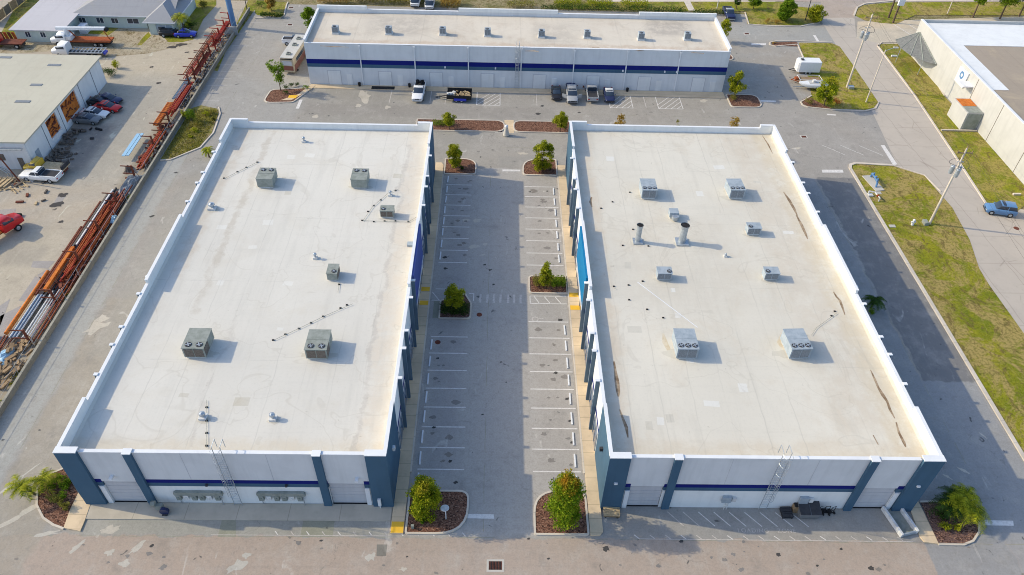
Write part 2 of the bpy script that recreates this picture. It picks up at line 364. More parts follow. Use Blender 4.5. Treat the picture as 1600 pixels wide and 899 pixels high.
M['roofL'] = roofmat('roof membrane left', (.655,.625,.555), (.52,.46,.36), 3.1, .28, regions=[(-13.2,-10,40,100,.6,(.60,.50,.38),.4),(-38.5,-36.8,66,100,.5,(.50,.42,.32),.5),(-40,-10,40,43.2,.6,(.56,.48,.36),.45),(-13.4,-12.9,42,96,.15,(.42,.39,.35),.5),(-34,-33.2,60,99,.2,(.42,.36,.28),.45),(-29,-28.6,42,60,.15,(.45,.41,.36),.4)])
M['roofR'] = roofmat('roof membrane right', (.655,.615,.525), (.52,.44,.33), 3.3, .45, 1.0, regions=[(38.6,41.9,40,101,.6,(.55,.47,.34),.65),(11,13.6,40,101,.8,(.56,.46,.34),.55),(11,42,40,43.5,.6,(.55,.47,.36),.5),(34,39,45,100,1.2,(.52,.44,.34),.4),(15,30,62,80,2,(.50,.44,.35),.3)])
M['roofF'] = roofmat('roof membrane far', (.65,.585,.485), (.46,.38,.29), 6.0, .65, regions=[(-34,42,127,129.3,.5,(.48,.36,.26),.6),(-24,-14,132,140,2,(.34,.30,.26),.5),(6,14,129,138,2,(.36,.32,.27),.4),(28,36,134,141,1.5,(.30,.27,.24),.6)])
M['white'] = wallmat('white wall paint', (.76,.77,.76), .10); M['cap'] = wallmat('white coping', (.74,.75,.76), .05)
M['panel'] = wallmat('pale grey wall', (.66,.67,.68), .12); M['slate'] = wallmat('slate blue wall', (.062,.125,.19), .15)
M['slateE'] = wallmat('slate blue pilaster', (.10,.15,.20), .1)
M['navy'] = wallmat('navy stripe', (.009,.016,.16), .1); M['blue'] = wallmat('royal blue panel', (.07,.10,.30), .08); M['azure'] = wallmat('azure panel', (.01,.17,.36), .05)
M['door'] = wallmat('roller door', (.52,.52,.54), .15); M['doorw'] = wallmat('white roller door', (.74,.74,.73), .12)
M['glass'] = glassmat('dark glass'); M['glassblue'] = glassmat('blue tinted glass', (.03,.06,.12))
M['black'] = plain('black rubber', (.02,.02,.022), (.035,.035,.035), 3, .8); M['dark'] = plain('dark steel', (.06,.06,.065), None, 3, .6)
M['steel'] = plain('galvanised steel', (.48,.52,.55), (.36,.39,.41), 2.5, .45, .55); M['hvac'] = plain('grey unit casing', (.30,.32,.29), (.22,.24,.21), 1.5, .6)
M['hvacb'] = plain('pale unit casing', (.36,.41,.45), (.27,.32,.36), 1.5, .5); M['coil'] = plain('condenser coil', (.12,.10,.085), (.20,.17,.14), 8, .6)
M['coilb'] = plain('grey coil', (.17,.19,.21), (.26,.28,.30), 8, .6)
M['rust'] = rustmat('rust'); M['rusto'] = rustmat('orange rust', (.50,.13,.025), (.62,.22,.05)); M['rustd'] = rustmat('dark rust', (.12,.04,.028), (.22,.08,.05))
M['redp'] = plain('red oxide steel', (.40,.045,.025), (.28,.04,.025), 2, .6); M['wood'] = plain('old timber', (.34,.24,.14), (.22,.15,.09), 3, .85)
M['woodp'] = plain('pale timber', (.58,.45,.27), (.42,.31,.18), 3, .85); M['pvc'] = plain('white pipe', (.70,.70,.68), (.5,.5,.5), 2, .5); M['bpipe'] = plain('blue grey pipe', (.20,.27,.36), (.14,.19,.27), 2, .5)
M['tanw'] = wallmat('cream stucco', (.50,.495,.47), .12); M['bark'] = plain('bark', (.15,.11,.075), (.09,.06,.045), 6, .9)
M['brownroof'] = roofmat('gravel roof', (.36,.30,.235), (.48,.39,.27), 5.0, .7)
M['headlight'] = plain('lamp lens', (.75,.77,.8), (.6,.6,.6), 5, .2); M['taillight'] = plain('tail lamp', (.45,.02,.02), None, 5, .3)
M['g_green'] = leafmat('leaves green', (.045,.10,.006), (.12,.23,.01), (.27,.37,.02))
M['g_dark'] = leafmat('leaves dark', (.012,.035,.006), (.03,.075,.01), (.08,.15,.02))
M['g_yel'] = leafmat('leaves yellow green', (.09,.13,.006), (.27,.31,.012), (.50,.48,.03))
M['g_aut'] = leafmat('leaves turning', (.05,.11,.004), (.15,.28,.01), (.34,.40,.02), (.50,.24,.02), .72)
M['g_aut2'] = leafmat('leaves turning gold', (.07,.13,.004), (.23,.31,.01), (.44,.43,.02), (.46,.34,.03), .8)
M['g_oran'] = leafmat('leaves orange', (.16,.10,.02), (.36,.21,.04), (.50,.36,.08))
M['g_olive'] = leafmat('leaves olive', (.07,.08,.012), (.20,.19,.03), (.38,.34,.07))
M['g_red'] = leafmat('blossoms red', (.40,.03,.01), (.62,.09,.03), (.75,.22,.07))
# ================================================================ SETTING
def struct(name, mb, mats):
    o = mb.build(name, mats); o['kind'] = 'structure'; return o
def ribbon(mb, pts, wd, z0, z1, closed=False, mi=0):
    n = len(pts); P = [Vector(p[:2]) for p in pts]; L = []; Rr = []
    for i in range(n):
        a = P[i-1] if (i > 0 or closed) else None; b = P[(i+1) % n] if (i < n-1 or closed) else None
        d1 = (P[i]-a).normalized() if a is not None else None; d2 = (b-P[i]).normalized() if b is not None else None
        if d1 is None: d1 = d2
        if d2 is None: d2 = d1
        t = (d1+d2)
        t = t.normalized() if t.length > 1e-6 else d1
        nn = Vector((-t.y, t.x)); k = 1/max(.5, nn.dot(Vector((-d1.y, d1.x))))
        L.append(P[i]+nn*wd/2*k); Rr.append(P[i]-nn*wd/2*k)
    m = n if closed else n-1
    for i in range(m):
        j = (i+1) % n; q = [L[i], Rr[i], Rr[j], L[j]]
        vs_ = [(p.x, p.y, z0) for p in q]+[(p.x, p.y, z1) for p in q]
        fs_ = [(4,5,6,7), (1,2,6,5), (3,0,4,7)]
        if not closed and i == 0: fs_.append((0,1,5,4))
        if not closed and i == m-1: fs_.append((2,3,7,6))
        mb.add(vs_, fs_, mi)
def roundpoly(c, r, seg=6):
    out = []; n = len(c)
    for i in range(n):
        p = Vector(c[i]); a = Vector(c[i-1]); b = Vector(c[(i+1) % n]); ri = r[i] if hasattr(r, '__len__') else r
        if ri <= 0: out.append(tuple(p)); continue
        u = (a-p).normalized(); v = (b-p).normalized(); ang = u.angle(v); d = ri/math.tan(ang/2)
        d = min(d, (a-p).length*.5 if True else d, (b-p).length*.5+10)
        s_ = p+u*d; e_ = p+v*d
        for k in range(seg+1):
            t = k/seg; out.append(tuple(s_*(1-t)**2+p*2*t*(1-t)+e_*t*t))
    return out
struct('ground', MB().rect(-900, 900, -500, 1300, -.05), M['ground'])
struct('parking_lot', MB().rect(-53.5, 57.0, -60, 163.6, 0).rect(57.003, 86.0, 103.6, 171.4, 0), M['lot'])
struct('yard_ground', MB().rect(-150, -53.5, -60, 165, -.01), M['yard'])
yp = MB()
for q in ([(0,478),(16,467),(2,505),(0,510)], [(29,470),(55,432),(78,437),(44,472)], [(0,494),(32,478),(20,540),(0,545)], [(52,408),(86,408),(75,420),(48,418)], [(58,430),(75,420),(88,425),(70,445)], [(92,303),(104,304),(94,320),(84,318)], [(0,128+200),(25,326),(22,340),(0,345)]):
    yp.sheet(A2(*q), .0)
struct('yard_slab_patches', yp, M['yardpatch'])
lw = MB()
lw.sheet(A2((30,0),(105,0),(60,25),(20,62),(0,75),(0,55)), .006)
lw.sheet(A2((120,47),(180,40),(188,42),(170,55),(128,52)), .006); lw.sheet(A2((232,50),(222,60),(214,71),(221,71),(236,56)), .006)
lw.sheet(A2((303,0),(338,0),(338,8),(318,30),(302,62),(285,66),(262,66),(256,58),(290,40)), .006)
lw.sheet(A2((388,0),(399,0),(399,14),(352,82),(340,112),(334,110),(350,78)), .006)
struct('lawn', lw, M['grass2'])
sp = MB(); sp.sheet(A2((105,0),(110,14),(60,14),(55,18),(20,48),(0,66),(0,84),(160,90),(240,80),(300,66),(232,56),(186,48),(130,54),(98,50),(92,66),(28,66),(28,46),(62,20)), .002)
struct('sandy_ground', MB().sheet(A2((0,62),(28,66),(90,70),(130,54),(186,44),(236,52),(262,66),(300,68),(230,84),(160,90),(110,78),(0,86)), .002), grassmat('sandy ground', (.42,.35,.25), (.50,.43,.32), (.30,.24,.17), .5))
# concrete road in the east with its verges
struct('concrete_road', MB().sheet(A2((1600,640),(1540,440),(1404,262),(1338,122),(1280,28),(1335,28),(1338,60),(1374,68),(1430,150),(1490,240),(1545,318),(1600,328))+[(110,78),(110,20),(60.5,20)], .004), M['road'])
struct('access_road', MB().sheet(A2((1338,60),(1340,34),(1600,26))+[(150,150),(150,135),(90,135)]+A2((1470,92),(1430,70),(1374,68)), .008), asphalt('worn side lot', (.53,.445,.345), regions=[(60,92,145,158,2,(.42,.39,.36),.5)]))
gr = MB()
gr.sheet([(57.08,-40),(57.08,103.2),(57.6,104),(59,104.3)]+A2((1395,260),(1444,275),(1488,325),(1515,375),(1530,420),(1545,445),(1600,522))+[(62,20),(60,-40)], .03)
struct('lawn', gr, M['grass'])
struct('lawn', MB().sheet(A2((1248,67),(1300,68),(1312,73),(1330,98),(1352,130),(1372,160),(1365,169),(1352,172),(1300,170),(1262,166),(1251,160),(1268,150),(1262,120),(1255,90)), .03), M['grass'])
struct('lawn', MB().sheet(A2((1372,72),(1377,69),(1415,69),(1440,95),(1475,150),(1545,226),(1600,290),(1600,322),(1590,330),(1558,325),(1540,316),(1490,240),(1430,150)), .03), M['grass2'])
struct('lawn', MB().sheet(A2((1335,24),(1338,14),(1350,8),(1395,4),(1600,3),(1600,24),(1430,24),(1400,38),(1375,36),(1350,32)), .03), M['grass'])
struct('lawn', MB().sheet(A2((1166,20),(1168,38),(1200,39),(1250,40),(1278,34),(1283,26),(1282,14),(1240,10),(1240,3),(870,3),(870,14),(1120,18),(1164,18)), .03), M['grass2'])
struct('lawn', MB().sheet(A2((399,1),(448,4),(446,20),(440,27),(402,24),(398,20)), .03), M['grass2'])
struct('wild_verge', MB().sheet([(-53.3,101.8),(-53.3,118),(-52,119),(-49,118),(-48.2,116),(-47.6,110),(-48.4,105.6),(-51.9,102)], .03), M['wild'])
struct('street', MB().rect(-200, 300, 171.5, 182, .0).sheet(A2((1282,0),(1285,28),(1335,28),(1334,20),(1350,6),(1400,0)), .003), asphalt('street asphalt', (.37,.315,.285)))
struct('sidewalk', MB().rect(20, 63, 169, 171.4, .012).sheet(A2((1068,2),(1078,2),(1086,17),(1076,17)), .04).sheet(A2((1398,3),(1600,1),(1600,-3),(1400,-2)), .04), M['kerb'])
# worn patches of the lot
struct('asphalt_patch', MB().sheet(A2((347,812),(369,812),(369,839),(340,839)), .004).sheet(A2((474,813),(523,813),(520,839),(469,839)), .004), M['patchgreen'])
struct('asphalt_patch', MB().sheet(A2((589,851),(605,851),(603,869),(588,869)), .004), M['patch'])
# stains with a shape of their own
ysL = [45.0+2.713*k for k in range(8)]+[75.3+2.62*k for k in range(1, 10)]
ysR = [44.85,47.63,50.36,53.15,55.9,58.55,61.35,64.0,66.8,77.65,80.2,82.9,85.55,88.2,90.85,93.5,96.1]
def blob(mb, px, py, a, b, rot=0.0, z=.0105, rough=.35):
    q = at(px, py, 0); n = 14; rn = random.Random(int(px*31+py*7)); P = []
    rr = [1+rn.uniform(-rough, rough) for _ in range(n)]
    for i in range(n):
        t = 2*pi*i/n; x = cos(t)*a*rr[i]; y = sin(t)*b*rr[i]; P.append((q.x+x*cos(rot)-y*sin(rot), q.y+x*sin(rot)+y*cos(rot)))
    zc[0] += 1; mb.sheet(P, z+zc[0]*.00003)
zc = [0]
oil = MB(); pale = MB()
for x, y, a in [(695,402,.34),(696,420,.3),(684,560,.2),(678,668,.2),(703,721,.22),(712,754,.25),(875,500,.3),(868,583,.25),(886,623,.22),(890,658,.2),(893,692,.2),(828,300,.2),(855,299,.2),(757,414,.2),(766,422,.22),(771,445,.2),(783,566,.15),(754,648,.15),(636,870,.12),(502,845,.15),(237,853,.2),(947,858,.35),(1064,846,.2),(1216,867,.25),(1314,858,.15),(1277,884,.15),(1361,888,.3),(826,842,.15),(857,873,.15),(683,152,.3),(847,166,.35),(840,178,.5),(905,176,.3),(1415,380,.3),(1220,395,.2),(238,338,.35),(275,270,.3),(215,470,.2),(88,320,.9),(98,305,.7),(95,347,.4),(237,105,.4),(248,130,.5),(270,74,.9),(283,70,1.0),(292,82,.4),(305,82,.3)]: blob(oil, x, y, a, a*.7, .3)
for x, y, a, b, r_ in [(745,345,.7,.45,.2),(728,345,.5,.35,0),(740,386,.9,.35,.3),(757,382,.35,.3,0),(755,398,.4,.15,.3),(150,512,1.5,.9,.9),(158,498,.8,.6,.5),(175,800,.8,.4,.7),(172,828,.8,.4,.3),(120,855,.9,.22,.9),(20,812,1.6,.3,.7),(45,797,1.6,.28,.8),(25,752,2.2,.16,1.0),(70,835,1.2,.25,.2),(215,855,.9,.3,.9),(172,863,.4,.3,0),(195,880,.5,.35,.3),(370,885,1.0,.5,.6),(580,870,.5,.4,.4),(630,890,.3,.2,0),(384,868,.4,.3,0),(570,150,.9,2.2,.2),(493,182,.6,.5,0),(605,168,.5,.6,0),(560,165,.4,.5,0),(815,240,.8,.4,0),(1100,158,.6,.5,0),(1245,232,.8,.3,.2),(1480,745,.4,.15,-.7),(1505,735,.5,.15,-.7),(1535,680,.5,.12,-1),(1290,620,.3,.1,0)]: blob(pale, x, y, a, b, r_, .0046, .45)
seam = MB()
for a, b in (((-.9,38),(-1.1,99)), ((50.35,45),(50.25,100)), ((-49.5,40),(-49.4,111)), ((-30,107.6),(40,106.8)), ((0,37.35),(-44,37.2)), ((10,37.3),(57,37.0)), ((-47.5,114),(-46.6,150)), ((5,118.6),(40,118.2))):
    n = 40; A_ = Vector(a); B_ = Vector(b); pts = [A_.lerp(B_, i/n)+Vector((random.uniform(-.05,.05), random.uniform(-.05,.05))) for i in range(n+1)]
    for i in range(n):
        if random.random() < .6: seam.line(pts[i], pts[i+1], .05, .0045)
struct('pavement_seam', seam, M['patchgreen'])
bay = MB(); rb_ = random.Random(9)
for ys_, xa_, xb_ in ((ysL, -7.0, -4.2), (ysR, 5.2, 8.2)):
    for i in range(len(ys_)-1):
        if ys_[i+1]-ys_[i] > 3.2: continue
        for _ in range(rb_.choice([1,2,2,3])):
            cx, cy = rb_.uniform(xa_, xb_), ys_[i]+rb_.uniform(.7,2.0); a_ = rb_.uniform(.12,.5); n = 12
            bay.sheet([(cx+a_*rb_.uniform(.6,1.3)*cos(2*pi*k/n), cy+a_*.7*rb_.uniform(.6,1.3)*sin(2*pi*k/n)) for k in range(n)], .0095+len(bay.f)*.00003)
for _ in range(90):
    cx, cy = rb_.uniform(-53,56), rb_.choice([rb_.uniform(33,37.2), rb_.uniform(104,124)]); a_ = rb_.uniform(.08,.3)
    if abs(cy-115) < 4 and -15 < cx < 14: continue
    bay.sheet([(cx+a_*rb_.uniform(.5,1.4)*cos(2*pi*k/9), cy+a_*.8*rb_.uniform(.5,1.4)*sin(2*pi*k/9)) for k in range(9)], .0095+len(bay.f)*.00003)
struct('bay_stain', bay, M['bay']); struct('oil_stain', oil, M['oil']); struct('dried_mud', pale, M['mudp'])
# kerbs
kb = MB()
ribbon(kb, [(57,-40),(57,102.8),(57.4,103.8),(58.4,104.3)]+A2((1395,259)), .46, 0, .14)
ribbon(kb, A2((1395,259),(1444,274),(1470,300)), .2, 0, .1)
ribbon(kb, A2((1268,150),(1251,160),(1254,165),(1262,168),(1300,172),(1352,174),(1368,170),(1373,160)), .22, 0, .14)
ribbon(kb, A2((1255,90),(1246,70),(1212,73),(1203,71),(1203,67),(1212,65),(1248,65),(1300,67)), .22, 0, .14)
ribbon(kb, A2((1373,69),(1372,73),(1430,151),(1490,241),(1540,318)), .3, 0, .14)
ribbon(kb, A2((1372,73),(1377,67),(1416,67)), .25, 0, .14); ribbon(kb, A2((1416,67),(1441,95),(1476,150)), .4, 0, .1)
ribbon(kb, A2((1164,20),(1170,38.5),(1200,41),(1250,42),(1280,36),(1285,26),(1283,13)), .22, 0, .14)
ribbon(kb, A2((1334,25),(1339,12),(1352,6),(1395,2)), .4, 0, .14)
ribbon(kb, A2((399,29),(438,29),(444,24),(448,8),(450,4)), .25, 0, .14)
ribbon(kb, [(-53.2,101.5),(-51.7,101.7),(-48.1,105.4),(-47.3,110),(-47.9,116.2),(-48.8,118.4)], .22, 0, .14)
ribbon(kb, [(-8.55,44.6),(-8.55,99)], .16, 0, .15); ribbon(kb, [(9.4,44.6),(9.4,99)], .16, 0, .15)
struct('kerb', kb, M['kerb'])
# walkways
wk = MB(); wk.prism([(-9.9,37.65),(-8.63,37.65),(-8.63,101.5),(-9.0,102.2),(-9.9,102.2)], 0, .14)
wk.prism([(9.48,37.6),(10.4,37.6),(10.74,38),(10.74,102),(9.48,102)], 0, .14)
wk.prism(A2((123,771),(128,778),(142,789),(134,812),(126,831),(100,826),(109,800)), 0, .13)
wk.prism(A2((1421,795),(1433,783),(1442,800),(1466,851),(1444,848),(1437,840)), 0, .13)
wk.prism([(-36.0,123.4),(-34.6,126.9),(-33.6,126.9),(-34.0,125.6),(-36.8,121.2),(-38.6,121.2)], 0, .14)
wk.prism([(-34.5,126.0),(41.5,125.2),(41.5,127.4),(-34.5,127.4)], 0, .1)
struct('walkway', wk, M['walk'])
struct('concrete_apron', MB().prism([(-39.9,38.95),(-9.95,39.0),(-9.95,40.8),(-41,40.8)], 0, .1), M['apron'])
struct('kerb_ramp', MB().rect(-9.85,-8.65,37.7,38.9,.146).rect(-9.75,-8.65,72.0,72.8,.146).rect(-9.75,-8.65,69.4,70.2,.146).rect(9.5,10.7,71.3,72.1,.146).rect(9.5,10.7,68.9,69.7,.146).sheet(A2((452,150),(466,150),(462,155),(450,154)), .146), M['yellow'])
struct('kerb_ramp_slab', MB().prism([(1.0,111.8),(2.6,111.8),(2.6,116),(1.0,116)], 0, .012), M['walk'])
# planting islands: a kerb ring round a mulch bed
beds = MB(); bedd = MB(); kr = MB()
def island(c, r, dark=False, z=.11):
    p = roundpoly(c, r); ribbon(kr, p, .2, 0, .15, True); (bedd if dark else beds).sheet(p, z)
island([(-8.4,37.7),(-2.5,37.7),(-2.5,42.4),(-8.4,42.4)], [.2,3.2,1.0,.2])
island([(4.1,37.7),(9.3,37.7),(9.3,42.5),(4.1,42.5)], [.2,.2,1.0,3.2])
p = A2((100,733),(72,744),(59,766),(58,790),(68,810),(84,821),(100,827),(112,792),(122,771)); ribbon(kr, p[:7], .2, 0, .15); beds.sheet(p, .11)
p = A2((1437,785),(1444,800),(1466,851),(1505,852),(1520,846),(1529,832),(1530,806),(1522,783)); ribbon(kr, p[2:]+[p[0]], .2, 0, .15); bedd.sheet(p, .11)
island([(-7.1,67.1),(-3.2,67.1),(-3.2,69.9),(-4.0,71.6),(-7.1,70.3)], [.1,.6,.1,.1,.1], True)
island([(4.35,72.0),(9.3,72.0),(9.3,75.3),(4.35,75.3)], [.5,.1,.1,.5])
island([(-8.4,99.1),(-3.5,99.1),(-3.5,103.4),(-8.4,103.4)], [.1,.6,2.6,.1])
island([(4.0,99.2),(9.3,99.2),(9.3,103.6),(4.0,103.6)], [.6,.1,.1,2.6])
island([(-14,112.0),(1.0,112.0),(1.0,115.6),(-14,115.6)], [.1,1.7,1.7,.1])
island([(2.6,112.0),(13.5,112.0),(13.5,115.6),(2.6,115.6)], [1.4,1.2,1.2,1.4])
island([(-41.6,120.2),(-36.4,120.6),(-34.6,124.6),(-35.2,125.8),(-41.2,124.9)], [1.4,.9,.2,.2,1.2])
island([(41.9,122.0),(47.6,122.0),(47.6,126.6),(41.9,126.6)], [.8,1.6,1.6,.3])
island([(42.6,140.8),(46.8,140.8),(46.0,145.6),(42.6,147)], [.3,1.3,1.0,.3], True)
p = roundpoly(A2((1205,67),(1245,66),(1248,73),(1207,72)), .4); beds.sheet(p, .09)
beds.sheet(A2((1253,157),(1262,152),(1290,166),(1300,171),(1262,167),(1254,163)), .10)
island([(42.3,60.2),(44.6,60.2),(44.6,66.2),(42.3,66.2)], [.2,.9,.9,.2], True)
struct('mulch_bed', beds, M['mulch']); struct('mulch_bed', bedd, M['mulchd']); struct('kerb', kr, M['kerb'])
struct('planting_strip', MB().rect(-7.95, -7.2, 67.2, 70.3, .02), M['patchgreen'])
# painted markings
wl = MB(); fl = MB(); tl = MB()
for y in ysL: wl.line((-7.9, y), (-3.05-.018*(y-45) if y < 65 else -4.0, y), .14, .008)
for y in ysR: (wl if y < 70 else tl).line((4.1, y), (9.1, y), .14, .008)
for a, b in (((4.4,70.1),(9.1,70.1)), ((4.4,71.5),(9.1,71.5)), ((4.4,70.1),(4.4,71.5)), ((4.9,71.5),(5.6,70.1)), ((6.2,71.5),(7.0,70.1)), ((7.6,71.5),(8.4,70.1))): wl.line(a, b, .12, .008)
for a, b in (((-8.3,70.45),(-3.6,70.45)), ((-8.3,72.0),(-7.3,70.45)), ((-3.5,71.8),(-2.9,71.8)), ((-2.9,71.8),(-2.9,70.4)), ((-7.9,72.6),(-4.4,72.6))): wl.line(a, b, .12, .0085)
for x in (-2.05,-1.15,-.3,.55,1.55,2.3,3.15): fl.line((x, 70.1), (x+.05, 71.7), .28, .008)
for i in range(14):   # wheelchair sign, worn
    a = 2*pi*i/14; b = 2*pi*(i+1)/14
    fl.line((4.95+.38*cos(a), 66.05+.38*sin(a)+1.2), (4.95+.38*cos(b), 66.05+.38*sin(b)+1.2), .13, .009)
fl.line((5.3,67.3), (6.0,67.35), .12, .009)
for q in ([(726,803),(772,804),(772,811),(726,810)], [(1533,813),(1583,814),(1584,822),(1536,821)], [(785,265),(813,265.5),(813,268),(785,268)], [(1284,265.5),(1317,265.5),(1318,270),(1285,270)],
          [(1376,227),(1382,227),(1402,257),(1396,259)], [(1174,68),(1197,68),(1197,70.5),(1174,70.5)], [(1270,55),(1274,55),(1281,66),(1277,66)], [(468,156),(473,156),(467,170),(462,170)], [(1185,156.5),(1212,157.5),(1212,160),(1186,159)], [(1292,178),(1306,179),(1306,181),(1292,180)]):
    wl.sheet(A2(*q), .008)
# hatching of the loading strip in front of the east building
for i in range(9):
    x = 17.4+i*1.55
    (wl if i > 1 else fl).line((x, 40.3), (x+2.2*.62, 38.75), .1, .008)
for i in range(18): x = 14.2+i*1.52; (fl if i % 3 else wl).line((x-.45, 37.75), (x, 37.35), .09, .008)
fl.line((14.2,37.33), (41,37.25), .07, .008)
for i in range(13): x = -20.6+i*1.5; (fl if i % 2 else wl).line((x-.35, 37.85), (x, 37.45), .08, .008)
fl.line((-27,37.42), (-9.9,37.45), .06, .008)
# far lot bays and hatched boxes
for x in (-9.6,-6.6,-3.9): fl.line((x,121.2), (x,126.3), .12, .008)
for x in (-19.5,6.8,-12.3,26.4): fl.line((x,121.3), (x,126.1), .12, .008)
for (x0, x1) in ((-4.0,.2), (19.9,24.0), (28.6,33.0)):
    L = wl if x0 > -10 else fl
    for a, b in (((x0,121),(x1,121)), ((x0,126.2),(x0,121)), ((x1,126.2),(x1,121))): L.line(a, b, .13, .0085)
    for k in range(-1, 5):
        for s_ in ((x0+(k*.25)*(x1-x0), 121.0, x0+(k*.25+.8)*(x1-x0), 125.2),):
            ax, ay, bx_, by = s_
            if ax < x0: t = (x0-ax)/(bx_-ax); ax, ay = x0, ay+t*(by-ay)
            if bx_ > x1: t = (x1-ax)/(bx_-ax); bx_, by = x1, ay+t*(by-ay)
            if bx_ > ax+.2: L.line((ax,ay), (bx_,by), .12, .009)
for k in range(4): fl.line((42.2, 127.6+k*2.9), (47.2, 127.4+k*2.9), .1, .008)
for k in range(10): wl.line((48.5, 117.5) if False else (86+3.4*k, 160.0), (88.0+3.4*k, 153.5), .14, .014)
for k in range(15): fl.line((-49.4, 118+2.75*k), (-53.2, 118+2.75*k), .09, .008)
for k in range(3): tl.line((54.5+k*3.2,109.8), (57.5+k*3.2,106.8), .08, .008)
struct('road_markings', wl, M['white_line']); struct('road_markings', fl, M['faded_line']); struct('road_markings', tl, M['white_line'])
def letters(txt, x, y, h):
    c = bpy.data.curves.new('txt', 'FONT'); c.body = txt; c.size = h; c.space_character = 1.15
    o = bpy.data.objects.new('txt', c); col.objects.link(o); bpy.context.view_layer.update()
    me = bpy.data.meshes.new_from_object(o.evaluated_get(bpy.context.evaluated_depsgraph_get()))
    bpy.data.objects.remove(o); me.materials.clear(); me.materials.append(M['faded_line'])
    q = bpy.data.objects.new('road_lettering', me); col.objects.link(q); q.location = (x, y, .0095); q['kind'] = 'structure'
letters('LOADING', 24.0, 38.1, .62); letters('ZONE', 27.9, 38.1, .62)

